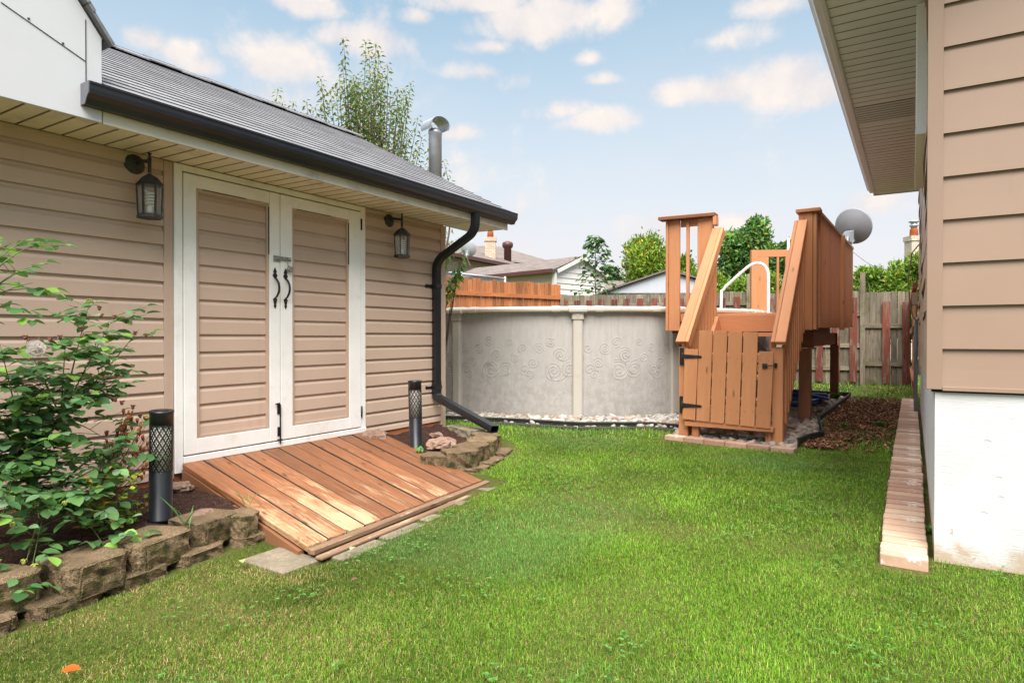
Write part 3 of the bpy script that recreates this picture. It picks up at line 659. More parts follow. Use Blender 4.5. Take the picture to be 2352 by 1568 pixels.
# lanterns on the shed wall
def lantern(y,z,label):
    L=thing('wall_lantern',label,'lamp',(XW+.015,y,z),'black carriage lanterns beside the shed doors')
    X=XW+.018;cx=X+.15;cy=y+.015
    m=MB();m.lathe((X-.004,y,z+.17),[(.062,0),(.064,.008),(.05,.02),(.035,.026),(.03,.035),(.012,.04)],20,(1,0,0));m.build('wall_plate',M['ltblack'],L)
    m=MB();m.tube([(X+.025,y,z+.17),(X+.06,y,z+.185),(X+.10,y,z+.175),(cx,cy,z+.17)],[.016,.013,.011,.012],8);m.tube([(cx,cy,z+.10),(cx,cy,z+.19)],.011,8);m.lathe((cx,cy,z+.185),[(.008,0),(.013,.005),(.006,.011),(.006,.022),(.013,.032),(.011,.037),(.001,.039)],10);m.build('arm',M['ltblack'],L)
    m=MB();m.lathe((cx,cy,z+.02),[(.076,0),(.083,.008),(.074,.014),(.064,.026),(.048,.046),(.030,.058),(.020,.064),(.012,.072)],6,smooth=False);m.build('lamp_roof',M['ltblack'],L)
    m=MB()
    for k in range(6):
        a=math.pi/3*k;m.beam((cx+.071*math.cos(a),cy+.071*math.sin(a),z+.02),(cx+.064*math.cos(a),cy+.064*math.sin(a),z-.165),.01,.008,(math.cos(a),math.sin(a),0))
    m.lathe((cx,cy,z-.19),[(.05,0),(.076,.004),(.076,.02),(.068,.028)],6,smooth=False);m.build('cage',M['ltblack'],L)
    m=MB();e=[(.060,-.160),(.067,.018)];b=len(m.v)
    m.lathe((cx,cy,z),[(.061,-.16),(.068,.018)],6,smooth=False);m.f=m.f[:-2];m.uv=m.uv[:-2];m.sm=m.sm[:-2];m.mi=m.mi[:-2];m.build('glass',M['glass'],L)
    m=MB();m.tube([(cx,cy,z-.16),(cx,cy,z-.11)],.016,10)
    pts=[(cx+.02*math.cos(a*.9),cy+.02*math.sin(a*.9),z-.11+.0028*a) for a in range(0,34)];m.tube(pts,.0065,6);m.build('bulb',M['bulb'],L)
lantern(2.11,2.045,'black lantern on the siding left of the white doors, above the rose bush')
lantern(4.42,2.045,'black lantern on the siding right of the white doors, near the black downspout')

# ================================================================== RAMP
rp=thing('wooden_ramp','worn brown wooden plank ramp in front of the shed doors','ramp',(-3.4,3.1,0))
yl0,yr0=2.395,4.215;yl1,yr1=2.13,3.80;Np=12;zt0,zt1=.262,.062;x0,x1=-4.152,-2.60
ff=V((-2.545,2.13,0)),V((-2.63,3.79,0))
for i in range(Np):
    a0=yl0+(yr0-yl0)*i/Np+.0036;a1=yl0+(yr0-yl0)*(i+1)/Np-.0036;b0=yl1+(yr1-yl1)*i/Np+.0036;b1=yl1+(yr1-yl1)*(i+1)/Np-.0036
    fx0=x1+.02-(.10)*(i/Np);jz=random.uniform(-.003,.004);jx=random.uniform(-.012,.006)
    v=[(x0+jx,a0,zt0+jz),(x0+jx,a1,zt0+jz),(fx0,b1,zt1+jz),(fx0,b0,zt1+jz)]
    m=MB();n=0;m.v=[V(q) for q in v]+[V((q[0],q[1],q[2]-.034)) for q in v]
    L=1.6;W=.14;ox=random.random()*30;oy=random.random()*30
    m.face([0,1,2,3],[(ox,oy),(ox,oy+W),(ox+L,oy+W),(ox+L,oy)])
    m.face([7,6,5,4],[(ox,oy)]*4)
    for qq,(a,b,u) in enumerate(((0,3,0),(1,2,1),(3,2,0),(0,1,0))):
        m.m=1 if (qq==1 or (qq==0 and i>0)) else 0
        m.face([a,b,b+4,a+4],[(ox,oy+u*.15),(ox+L,oy+u*.15),(ox+L,oy+u*.15+.034),(ox,oy+u*.15+.034)])
    m.m=0;m.build('plank',[M['ramp'],M['dark']],rp,.003)
    # nail heads
m=MB()
for (ya,yb) in ((yl0+.015,yl1+.015),(yr0-.015,yr1-.015),((yl0+yr0)/2,(yl1+yr1)/2)):
    p=[V((-4.15,ya,0)),V((-2.64,yb,0))];b=len(m.v)
    for q,h in ((p[0],zt0-.036),(p[1],zt1-.036)):
        for dy in (-.018,.018):
            m.v+= [V((q.x,q.y+dy,h)),V((q.x,q.y+dy,-.03))]
    m.face([b,b+4,b+6,b+2]);m.face([b,b+1,b+5,b+4]);m.face([b+2,b+6,b+7,b+3]);m.face([b,b+2,b+3,b+1]);m.face([b+4,b+5,b+7,b+6])
m.build('side_joist',M['post'],rp)
m=MB();m.v=[V((-4.15,2.42,.222)),V((-4.15,4.19,.222)),V((-2.66,3.77,.022)),V((-2.66,2.16,.022))];m.v+=[q-V((0,0,.003)) for q in m.v];m.face([0,1,2,3]);m.face([7,6,5,4])
for q in range(4): m.face([q,(q+1)%4,4+(q+1)%4,4+q])
m.build('gap_shade_sheet',M['dark'],rp)  # black sheet added to put shade into the gaps between planks
for (off,zz,hh) in ((.0,.040,.062),(.055,.018,.05)):
    m=MB();a=ff[0]+V((off,-.005,zz));b=ff[1]+V((off,.02+off*.5,zz+.01));m.beam(a,b,.046,hh-.03,(1,0,0));m.build('front_strip',M['strip'],rp,.006)
# flat pavers along the ramp foot
pvn=['near left','second','third','fourth','fifth','far right']
k=0
for (y0_,y1_,xa,xb,ro) in ((1.93,2.16,-2.83,-2.50,.12),(2.20,2.52,-2.62,-2.40,.05),(2.55,2.88,-2.64,-2.42,.03),(2.91,3.24,-2.66,-2.44,.04),(3.27,3.60,-2.69,-2.47,.05),(3.63,3.95,-2.72,-2.50,.05)):
    m=MB();m.box(xa,xb,y0_,y1_,-.03,.008+float(gz(-2.6,y0_))*.8);o=m.build('paving_slab',M['paver'],None,.006)
    tag(o,['small flat weathered paver in the lawn at the near corner of the ramp','flat paver under the ramp front edge, nearest the camera but one','third flat paver from the near end under the ramp front edge','fourth flat paver from the near end under the ramp front edge','fifth flat paver from the near end under the ramp front edge','farthest flat paver under the ramp front edge'][k],'paver','flat pavers along the ramp foot');k+=1

# ================================================================== RETAINING BLOCKS
def block(fl,fr,depth,zt,h,label,group,back=.8,mat='block'):
    """front-left and front-right top corners (xy), depth into the bed, tapered back"""
    fl,fr=V((*fl,0)),V((*fr,0));u=(fr-fl);fl=fl+u.normalized()*.009;fr=fr-u.normalized()*.009;u=fr-fl;W=u.length;ud=u.normalized();n=V((-ud.y,ud.x,0))   # into the bed
    mid=(fl+fr)/2;c=.035
    out=[fl+n*c*1.3,fl+ud*c*1.2,fr-ud*c*1.2,fr+n*c*1.3,mid+ud*W/2*back+n*depth,mid-ud*W/2*back+n*depth]
    cx=mid+n*depth*.4
    bm=bmesh.new();vb=[bm.verts.new((p.x-cx.x,p.y-cx.y,-h)) for p in out];vt=[bm.verts.new((p.x-cx.x,p.y-cx.y,0)) for p in out]
    bm.faces.new(vt);bm.faces.new(vb[::-1])
    for i in range(6): bm.faces.new([vb[i],vb[(i+1)%6],vt[(i+1)%6],vt[i]])
    bmesh.ops.bevel(bm,geom=[e for e in bm.edges],offset=.008,segments=1,affect='EDGES')
    bmesh.ops.triangulate(bm,faces=bm.faces);bmesh.ops.subdivide_edges(bm,edges=bm.edges,cuts=3,use_grid_fill=True)
    nn=np.array([v.co[:] for v in bm.verts]);sd=random.randint(0,9999)
    bm.normal_update()
    for v in bm.verts:
        up_=v.normal.z;k=.009 if abs(up_)<.6 else .002
        r=(vnoise(v.co.x*9+v.co.z*7,v.co.y*9+v.co.z*11,.16,sd)-.5)*2+(random.random()-.5)*.9
        v.co+=v.normal*float(r)*k
    me=bpy.data.meshes.new('retaining_block');bm.normal_update();bm.to_mesh(me);bm.free();me.materials.append(M[mat])
    o=bpy.data.objects.new('retaining_block',me);COL.objects.link(o);o.location=(cx.x,cx.y,zt)
    return tag(o,label,'block',group)
gl='rough blocks edging the rose bed';gr='rough blocks edging the downspout bed'
block((-2.93,.80),(-2.99,1.17),.24,.175,.15,'rough block at the left frame edge, leftmost of the top course by the rose bed',gl)
block((-2.885,1.19),(-2.935,1.475),.26,.17,.145,'large rough block under the drooping rose leaves, second of the top course',gl)
block((-2.93,1.485),(-3.03,1.82),.25,.17,.14,'rough block before the black bollard light, middle of the top course',gl)
block((-3.02,1.83),(-3.10,2.12),.24,.175,.14,'rough block right of the bollard light, second from the ramp in the top course',gl)
block((-3.00,2.03),(-3.01,2.20),.17,.165,.12,'small rough block touching the side of the wooden ramp',gl,1.)
block((-2.86,.62),(-2.89,1.05),.26,.055,.1,'sunken base block at the far left under the rose bed',gl)
block((-2.885,1.07),(-2.925,1.36),.26,.055,.1,'sunken base block beneath the large block below the rose leaves',gl)
block((-2.92,1.38),(-2.97,1.68),.26,.055,.1,'sunken base block beneath the block in front of the bollard light',gl)
block((-2.97,1.70),(-3.02,2.0),.26,.055,.1,'sunken base block beneath the second block from the ramp',gl)
block((-3.0,2.02),(-2.99,2.26),.26,.05,.1,'sunken mossy base block beside the ramp corner',gl)
zr=.235
block((-3.22,3.72),(-2.98,3.86),.2,.20,.14,'low rough block at the right edge of the ramp, nearest of the downspout bed',gr)
block((-2.99,3.80),(-2.85,4.06),.22,zr-.005,.16,'large rough block nearest the lawn in the downspout bed',gr)
block((-2.93,4.06),(-2.96,4.36),.24,zr,.16,'rough block just below the downspout outlet',gr)
block((-2.97,4.38),(-3.10,4.66),.24,zr+.005,.16,'rough block the black downspout rests on',gr)
block((-3.08,4.70),(-3.34,4.90),.22,zr+.005,.15,'pinkish block behind the downspout outlet',gr)
block((-3.38,4.92),(-3.66,5.04),.2,zr+.01,.14,'pinkish block second from the shed corner',gr,mat='paver')
block((-3.70,5.05),(-3.92,5.10),.14,zr,.12,'small grey block beside the shed corner post',gr,mat='paver')
block((-2.90,3.86),(-2.80,4.14),.2,.10,.06,'sunken base block under the large downspout bed block',gr)
block((-2.84,4.14),(-2.90,4.48),.2,.11,.06,'sunken mossy base block below the downspout outlet',gr)
block((-2.92,4.50),(-3.02,4.80),.2,.125,.06,'sunken base block at the far curve of the downspout bed',gr)
def rock(c,s,label,sc=(1,1,.7),mat='rock'):
    bm=bmesh.new();bmesh.ops.create_icosphere(bm,subdivisions=3,radius=1);sd=random.randint(0,999)
    for v in bm.verts:
        p=v.co.copy();q=float(vnoise(p.x*2+p.z,p.y*2-p.z,.7,sd))-.5;q2=float(vnoise(p.x*2-p.z*2,p.y*2+p.z*3,.4,sd+1))-.5
        v.co=V((p.x*s*sc[0],p.y*s*sc[1],p.z*s*sc[2]))*(1+q*.7+q2*.3)
    me=bpy.data.meshes.new('rock');bm.to_mesh(me);bm.free();me.materials.append(M[mat]);o=bpy.data.objects.new('rock',me);COL.objects.link(o);o.location=c
    return tag(o,label,'rock','garden rocks')
rock((-4.0,4.05,.22),.10,'cracked pinkish rock behind the far bollard light, against the shed skirt')
rock((-3.42,4.25,.2),.10,'pinkish rock in the mulch right of the far bollard light',(1,1.2,.5))
rock((-3.72,4.55,.21),.05,'small pale stone in the mulch near the shed corner',(1.3,1,.5))
rock((-3.22,1.98,.16),.05,'pale beige stone in the mulch right of the near bollard light',(1,1.5,.5))
rock((-3.85,2.22,.18),.06,'tan stone behind the near bollard light at the ramp side')
rock((-3.75,1.78,.18),.035,'tiny pale stone left of the near bollard light',(1.3,1,.6))

# ================================================================== BOLLARD LIGHTS
def bollard(c,label,tilt):
    o=thing('bollard_light',label,'garden light',c,'black lattice bollard lights either side of the ramp');r=.056
    m=MB();m.lathe((0,0,0),[(r+.004,0),(r+.004,.008),(r,.012),(r,.255),(r-.002,.258)],28);post=m.build('base_tube',M['gutter'])
    m=MB();m.lathe((0,0,.5),[(r,0),(r,.058),(r+.003,.062),(r+.003,.072),(r-.004,.073),(r-.006,.070)],28);lid=m.build('cap',M['gutter'])
    m=MB();m.lathe((0,0,0),[(r-.009,.25),(r-.009,.502)],28);dif=m.build('diffuser',M['diffuser'])
    m=MB();n=6
    for sgn in (-1,1):
        for k in range(n*2):
            for thin in (0,1):
                a0=2*math.pi*(k+.5*thin)/(n*2);pts=[]
                for i in range(15):
                    t=i/14;a=a0+sgn*t*2.5;pts.append((a,.256+t*.246))
                b=len(m.v);hw=.0031 if not thin else .0010;rr=r+.0004*(sgn>0)
                for (a,z) in pts:
                    for dz in (-hw,hw):
                        m.v.append(V((rr*math.cos(a-sgn*dz/r*.9),rr*math.sin(a-sgn*dz/r*.9),z+dz*.5)))
                for i in range(14): m.face([b+2*i,b+2*i+2,b+2*i+3,b+2*i+1])
    lat=m.build('lattice',M['gutter'])
    for q in (post,lid,dif,lat): q.parent=o
    sol=lat.modifiers.new('s','SOLIDIFY');sol.thickness=.002
    m=MB();m.box(-.024,.024,-.024,.024,.571,.5735);sp=m.build('solar_cell',M['dark']);sp.parent=lid
    o.rotation_euler=tilt
bollard((-3.325,1.80,.165),'near black lattice bollard light between the rose bush and the ramp',(R(1.5),R(2.2),.4))
bollard((-3.56,4.09,.175),'far black lattice bollard light between the ramp and the downspout',(R(-1),R(-.8),1.4))

# ================================================================== POOL
PC=V((-5.03,9.71));PR=3.2;PZ0=.10;PZT=1.47
def pp(a,r=PR,z=0): return V((PC.x+r*math.cos(a),PC.y+r*math.sin(a),z))
pool=thing('swimming_pool','round above ground pool with grey swirl patterned wall and cream rail','pool',(PC.x,PC.y,.12))
m=MB();n=144
for i in range(n):
    a,b=2*math.pi*i/n,2*math.pi*(i+1)/n;q=len(m.v);m.v+=[pp(a,PR,PZ0),pp(b,PR,PZ0),pp(b,PR,PZT-.03),pp(a,PR,PZT-.03)]
    m.face([q,q+1,q+2,q+3],[(i/n*20,0),((i+1)/n*20,0),((i+1)/n*20,1.3),(i/n*20,1.3)],True)
m.m=1
def spiral(a0,z0,rad,turns,sgn):
    pts=[];N=int(18*turns)
    for i in range(N+1):
        t=i/N;rr=rad*(.12+.88*t);ph=sgn*t*turns*2*math.pi+a0*9
        pts.append(pp(a0+rr*math.cos(ph)/PR,PR+.001,z0+rr*math.sin(ph)))
    m.tube(pts,.0034,4,cap=False)
unit=[(.18,.98,.075,2.3,1),(.36,1.06,.07,2,-1),(.50,.90,.085,2.1,1),(.72,1.05,.05,1.6,1),(.80,.86,.06,1.8,-1),(.40,.70,.125,2.6,1),(.64,.72,.10,2.2,-1),(.08,.80,.07,1.8,1),(.02,.66,.06,1.5,-1),(.92,.98,.06,1.5,1),(.95,.72,.07,1.6,-1)]
ang=lambda px,py=800: None
for kk in range(-6,9):
    for (u,z,r_,t_,s_) in unit:
        a=R(-150)+ (kk+u)*.78/PR*1.0*1.0
        spiral(R(-100)+(kk+u)*.80/PR,z,r_,t_,s_)
        if r_>.08: spiral(R(-100)+(kk+u)*.80/PR+.004,z,r_*1.3,.6,s_)
m.build('wall',[M['poolwall'],M['swirl']],pool)
m=MB();m.lathe((PC.x,PC.y,0),[(PR-.02,PZT-.18),(0.001,PZT-.18)],64);m.build('water_surface',M['water'],pool)
# angles of posts from their place in the photo, then even around the far side
def ang_of(L,d):
    P=V((rt.x*L-math.sin(yaw)*d,rt.y*L+math.cos(yaw)*d));return math.atan2(P.y-PC.y,P.x-PC.x)
pa=[ang_of(-.69,8.16),ang_of(.80,7.70),ang_of(2.0,7.92)]
step=R(27.7);first=pa[0];angs=[pa[0]-step*2,pa[0]-step,pa[0],pa[1],pa[2]]
rem=2*math.pi-(pa[2]-(pa[0]-step*2));k=int(round(rem/step))
for i in range(1,k): angs.append(pa[2]+rem*i/k)
def railprof(z): return [(-.09,z-.045),(.05,z-.045),(.062,z-.05),(.078,z-.035),(.083,z-.01),(.07,z+.012),(.03,z+.02),(-.07,z+.02),(-.09,z+.0)]
for i,a in enumerate(angs):
    b=angs[(i+1)%len(angs)];
    if b<a: b+=2*math.pi
    er=V((math.cos(a),math.sin(a),0));et=V((-er.y,er.x,0))
    m=MB()
    hw=.062
    m.sweep([(-hw,0),(-hw,.045),(-hw*.72,.06),(hw*.72,.06),(hw,.045),(hw,0)],pp(a,PR-.005,PZ0),pp(a,PR-.005,PZT-.04),et,er)
    up_=m.build('upright',M['pooltrim'],pool,.003)
    m=MB();m.sweep([(-.075,0),(-.075,.055),(-.055,.07),(.055,.07),(.075,.055),(.075,0)],pp(a,PR-.003,PZT-.14),pp(a,PR-.003,PZT-.045),et,er)
    m.sweep([(-.03,0),(.03,0),(.0,-.06)],pp(a,PR+.066,PZT-.07),pp(a,PR+.071,PZT-.07),et,(0,0,1));m.build('collar',M['pooltrim'],up_,.003)
    m=MB();pr=railprof(PZT+.0);ns=10;n_=len(pr);base=len(m.v);a2=a+.0;b2=b
    for j in range(ns+1):
        c=a2+(b2-a2)*j/ns;e=V((math.cos(c),math.sin(c),0))
        for (x,z) in pr:m.v.append(V((PC.x,PC.y,0))+e*(PR+x)+V((0,0,z)))
    for j in range(ns):
        for i2 in range(n_): m.face([base+j*n_+i2,base+j*n_+(i2+1)%n_,base+(j+1)*n_+(i2+1)%n_,base+(j+1)*n_+i2],None,False)
    m.build('top_rail',M['poolrail'],pool)
    # cover cap over the joint, with narrower necks either side
    for (sc,da,nm,mt) in ((1.3,.11,'joint_cap','poolrail'),):
        m=MB();prc=[((x+.0)*sc,(z-PZT)*sc+PZT+.0) for x,z in pr];c0=a-da/PR;c1=a+da/PR;ns=4;base=0
        for j in range(ns+1):
            c=c0+(c1-c0)*j/ns;e=V((math.cos(c),math.sin(c),0))
            for (x,z) in prc:m.v.append(V((PC.x,PC.y,0))+e*(PR+x)+V((0,0,z)))
        for j in range(ns):
            for i2 in range(n_): m.face([base+j*n_+i2,base+j*n_+(i2+1)%n_,base+(j+1)*n_+(i2+1)%n_,base+(j+1)*n_+i2])
        m.face(list(range(n_)));m.face(list(range(ns*n_,ns*n_+n_)));m.build('joint_cap',M['poolrail'],pool,.006)
    for sg in (-1,1):
        m=MB();prc=[((x+.0)*1.1,(z-PZT)*1.16+PZT+.002) for x,z in pr];cc=a+sg*.26/PR;c0=cc-.05/PR;c1=cc+.05/PR;b0=0
        for j in range(2):
            c=(c0,c1)[j];e=V((math.cos(c),math.sin(c),0))
            for (x,z) in prc:m.v.append(V((PC.x,PC.y,0))+e*(PR+x)+V((0,0,z)))
        for i2 in range(n_): m.face([i2,(i2+1)%n_,n_+(i2+1)%n_,n_+i2])
        m.face(list(range(n_)));m.face(list(range(n_,2*n_)));m.build('rail_sleeve',M['poolrail'],pool,.003)
# grab rail
m=MB();y=9.3;base=[(-2.33,y,.7),(-2.33,y,1.68),(-2.30,y,1.79),(-2.22,y,1.88),(-1.99,y,2.08),(-1.91,y,2.13),(-1.83,y,2.145),(-1.75,y,2.11),(-1.70,y,2.02),(-1.69,y,1.85),(-1.69,y,1.40)]
pts=[];cp=[V(base[0])]+[V(q) for q in base]+[V(base[-1])]
for i in range(1,len(cp)-2):
    for k in range(5):
        t=k/5;p0,p1,p2,p3=cp[i-1:i+3];pts.append(.5*((2*p1)+(p2-p0)*t+(2*p0-5*p1+4*p2-p3)*t*t+(3*p1-p0-3*p2+p3)*t**3))
pts.append(V(base[-1]));m.tube(pts,.021,12);lad=thing('pool_ladder','white arched ladder rail rising beside the deck into the pool','ladder',(-1.9,9.3,1.38))
m.build('rail',M['whitepipe'],lad)
m=MB();m.lathe((-1.69,y,1.385),[(.045,0),(.045,.012),(.03,.018)],14);m.build('foot',M['whitepipe'],lad)

# ================================================================== DECK WITH STAIRS
dk=thing('pool_deck','terracotta stained raised pool deck with steep stair and childproof gate','deck',(-1.5,8.2,.13))
cz=M['cedar']
YF=7.45;FZ=1.385
m=MB()   # floor boards run along x
y=YF
while y<11.3:
    xl=-2.49 if y<7.55 else max(-2.49,PC.x+math.sqrt(max(.01,(PR+.10)**2-(y-PC.y)**2)) if abs(y-PC.y)<PR+.1 else -2.3)
    xr=-.90+.06*(y-7.45)/3.9;m.box(xl,xr,y,y+.135,FZ-.028,FZ);y+=.14
m.build('floor',cz,dk,.003)
m=MB();m.box(-1.93,-1.06,YF-.03,YF-.001,1.175,FZ-.02);m.build('riser_board',cz,dk,.003)
# framing
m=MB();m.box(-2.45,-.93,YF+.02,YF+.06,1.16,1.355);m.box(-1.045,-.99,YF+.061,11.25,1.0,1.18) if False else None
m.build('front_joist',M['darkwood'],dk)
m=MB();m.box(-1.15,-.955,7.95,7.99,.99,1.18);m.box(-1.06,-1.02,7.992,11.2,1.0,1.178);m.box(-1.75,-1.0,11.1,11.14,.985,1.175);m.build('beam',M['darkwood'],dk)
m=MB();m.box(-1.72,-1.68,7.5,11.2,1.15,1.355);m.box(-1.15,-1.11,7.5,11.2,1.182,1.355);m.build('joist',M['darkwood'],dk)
for (x,y,w_) in ((-1.05,8.0,.125),(-1.03,11.02,.115),(-2.30,7.55,.09),(-1.72,11.02,.13)):
    m=MB();m.box(x-w_/2,x+w_/2,y-w_/2,y+w_/2,.08,.985 if x>-2 else 1.16);m.build('leg',M['post'],dk,.004)
# right side railing: skewed panel of close balusters
S0=V((-.885,7.55,0));S1=V((-.835,11.36,0));ud=(S1-S0).normalized();LL=(S1-S0).length;nx=V((ud.y,-ud.x,0))
rl=MB();rl.beam(S0+V((-.03,-.12,2.465)),S1+V((-.03,.03,2.52)),.14,.038,nx);rail=rl.build('railing',cz,dk,.003);rail['label']='long right railing of close vertical slats'
m=MB();m.beam(S0+V((-.03,.0,2.42)),S1+V((-.03,.0,2.475)),.04,.085,nx);m.build('rail_board',cz,rail,.002);m=MB();m.beam(S0+V((-.03,0,1.29)),S1+V((-.03,0,1.33)),.04,.14,nx);m.build('rail_board',cz,rail,.002)
nb=34
for i in range(nb):
    if i==18: continue
    t=(i+.5)/nb;p=S0+(S1-S0)*t+nx*.016;z0=1.215+.055*t;z1=2.445+.055*t
    m=MB();m.obox(p+V((0,0,(z0+z1)/2)),(0,0,(z1-z0)/2),ud*.019,nx*.019);m.build('baluster',M['cedar_slat'],rail,.002)
t=18.5/nb;p=S0+(S1-S0)*t+nx*.05;m=MB();m.obox(p+V((0,0,1.85)),(0,0,.64),ud*.028,nx*.03);m.build('post',cz,rail,.003)
m=MB();m.box(-1.045,-.905,YF-.035,YF+.0,1.19,2.445);m.box(-1.045,-.905,YF+.002,YF+.09,1.19,2.44);m.build('corner_post',cz,dk,.004)
m=MB();m.box(-.902,-.868,YF-.03,YF+.13,1.195,2.44);m.build('corner_post',cz,dk,.004)
m=MB();m.box(-1.07,-.83,YF-.065,YF+.12,2.452,2.49);m.build('post_cap',cz,dk,.004)
# left front panel
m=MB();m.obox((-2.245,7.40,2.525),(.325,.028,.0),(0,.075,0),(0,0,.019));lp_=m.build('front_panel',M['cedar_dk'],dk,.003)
m=MB();m.box(-2.50,-2.468,7.37,7.46,1.19,2.50);m.box(-2.466,-2.335,7.385,7.42,1.19,2.50);m.build('post',cz,lp_,.003)
m=MB();m.box(-2.262,-2.228,7.40,7.435,1.38,2.47);m.build('baluster',cz,lp_,.002)
m=MB();m.box(-2.13,-1.945,7.405,7.44,1.19,2.50);m.box(-1.943,-1.905,7.36,7.47,2.40,2.505);m.build('post',cz,lp_,.003)
m=MB();m.box(-2.334,-2.131,7.422,7.455,2.42,2.50);m.build('rail_board',cz,lp_,.002);m=MB();m.box(-2.334,-2.131,7.422,7.455,1.3,1.39);m.build('rail_board',cz,lp_,.002)
# back railing
B0=V((-2.20,10.62,0));B1=V((-.87,11.33,0));ub=(B1-B0).normalized();nb_=V((ub.y,-ub.x,0))
m=MB();m.beam(B0+V((0,0,2.45)),B1+V((0,0,2.45)),.04,.11,nb_);brl=m.build('back_railing',cz,dk,.003)
m=MB();m.obox(B0+V((0,0,1.93))+ub*.05,(0,0,.57),ub*.05,nb_*.045);m.obox(B0+V((0,0,1.9))+ub*.19,(0,0,.52),ub*.085,nb_*.018);m.build('post',cz,brl,.003)
for i in range(8):
    p=B0+ub*(.42+i*.135);m=MB();m.obox(p+nb_*.0+V((0,0,1.9)),(0,0,.50),ub*.018,nb_*.018);m.build('baluster',cz,brl,.002)
m=MB();m.beam(B0+V((0,0,1.44)),B1+V((0,0,1.44)),.035,.08,nb_);m.build('rail_board',cz,brl)
# stair
GY=6.10
for sx,(xa,xb) in (('l',(-1.935,-1.845)),('r',(-1.075,-.985))):
    m=MB();m.box(xa,xb,GY,GY+.09,.11,1.02);m.build('gate_post',cz,dk,.004)
for xx in (-1.885,-1.03):
    m=MB();m.beam((xx,GY+.16,.22),(xx,YF-.04,1.26),.04,.25,(1,0,0));m.build('stringer',cz,dk,.003)
for i in range(5):
    y=GY-.06+.27*i;z=.30+.215*i;m=MB();m.box(-1.862,-1.052,y,y+.135,z-.04,z);m.box(-1.862,-1.052,y+.14,y+.275,z-.04,z);m.build('step',cz,dk,.004)
m=MB();m.box(-1.80,-1.735,GY-.02,GY+.06,.10,.258);m.build('step_foot',M['cedar'],dk,.003);m=MB();m.box(-1.13,-1.078,GY-.01,GY+.06,.12,.258);m.build('step_foot',M['cedar'],dk,.003)
for side,xx in ((-1,-1.895),(1,-1.012)):
    lo=V((xx,GY-.04,1.06));hi=V((xx+.0,YF-.045,2.36));d=(hi-lo).normalized()
    out=V((side*1.,0,0));ins=-out
    m=MB();m.beam(lo+out*.012,hi+out*.012,.092,.04,(1,0,0));hr=m.build('handrail',cz,dk,.005)
    m=MB();nrm_=V((0,d.z,-d.y));m.beam(lo+ins*.052+nrm_*.03,hi+ins*.052+nrm_*.03,.034,.10,(1,0,0));m.build('rail_board',cz,hr,.005)
    N=10
    for i in range(N):
        t=(i+.9)/(N+.6);y=GY+.05+(YF-GY-.06)*t;zt_=1.03+(y-GY+.04)/(YF-.045-GY+.04)*1.3-.05;zb_=.22+(y-GY)/(YF-GY)*1.03
        m=MB();m.box(xx-.018+side*.02,xx+.018+side*.02,y-.02,y+.02,max(.17,zb_-.02),zt_);m.build('baluster',cz,hr,.002)
# gate
gt=MB();XL=-1.865;bw=.1235;GX=[]
tops=[1.0,1.178,1.172,1.168,1.162,.985];gy=GY-.062
gate=None
for i in range(6):
    xa=XL+i*(bw+.0115);m=MB();tl=-.03*(i/6)
    p=V((xa+bw/2-.012,gy+.0,.325-.006*i));q=V((xa+bw/2+.016,gy,tops[i]))
    m.beam(p,q,bw,.022,(1,0,0))
    if gate is None:
        gm=MB();gm.box(XL+.01,-1.08,gy+.012,gy+.045,.88,.955);gm.box(XL+.01,-1.08,gy+.012,gy+.045,.40,.475);gm.beam((XL+.05,gy+.03,.49),(-1.12,gy+.03,.87),.06,.03,(0,0,1));gate=gm.build('gate',cz,dk,.003)
    m.m=1
    for zz in (.44,.91):
        for dx in (-.035,.035): m.lathe((xa+bw/2+dx+.0*zz,gy-.0115,zz+random.uniform(-.01,.01)),[(.0045,0),(.003,.0015)],6,(0,-1,0))
    m.m=0;m.build('board',[cz,M['darkwood']],gate,.003)
def strap(z):
    m=MB();x=-1.905
    m.box(x-.02,x+.02,gy-.0,gy+.01,z-.075,z+.075) if False else None
    m.box(x-.018,x+.022,GY-.012,GY-.001,z-.085,z+.08);m.tube([(x+.03,gy-.014,z-.035),(x+.03,gy-.014,z+.035)],.009,8)
    b=len(m.v);m.sweep([(0,-.022),(.17,-.011),(.185,0),(.17,.011),(0,.022)],(x+.035,gy-.018,z),(x+.035,gy-.0125,z),(1,0,0),(0,0,1))
    for xx in (.04,.1,.16): m.lathe((x+.035+xx,gy-.018,z),[(.006,0),(.004,.004)],8,(0,-1,0))
    return m.build('hinge',M['black'],gate,.001)
strap(.93);strap(.46)
m=MB();x=-1.115;z=.86;m.box(x-.03,x+.012,gy-.02,gy-.0115,z-.028,z+.018);m.tube([(x-.02,gy-.026,z),(x+.075,gy-.026,z+.004)],.005,6);m.box(x+.06,x+.085,GY-.012,GY-.001,z-.02,z+.02);m.build('latch',M['black'],gate,.001)
# bricks under the gate
ordn=['first','second','third','fourth','fifth','sixth','seventh','eighth','ninth','tenth','eleventh','twelfth','thirteenth','fourteenth','fifteenth','sixteenth','seventeenth','eighteenth','nineteenth','twentieth','twenty-first','twenty-second','twenty-third','twenty-fourth','twenty-fifth','twenty-sixth','twenty-seventh','twenty-eighth','twenty-ninth','thirtieth','thirty-first','thirty-second','thirty-third','thirty-fourth','thirty-fifth','thirty-sixth','thirty-seventh','thirty-eighth','thirty-ninth','fortieth']
a=V((-2.03,6.02,0));b=V((-.86,5.86,0));ub2=(b-a).normalized();nb2=V((-ub2.y,ub2.x,0))
def brick(c,u,n,hl,hw,z,label,group,h=.03):
    m=MB();m.obox((0,0,0),V(u)*hl,V(n)*hw,(0,0,h));o=m.build('paver_brick',M['brick'],None,.007,seg=2);o.location=(c[0],c[1],z);return tag(o,label,'brick',group)
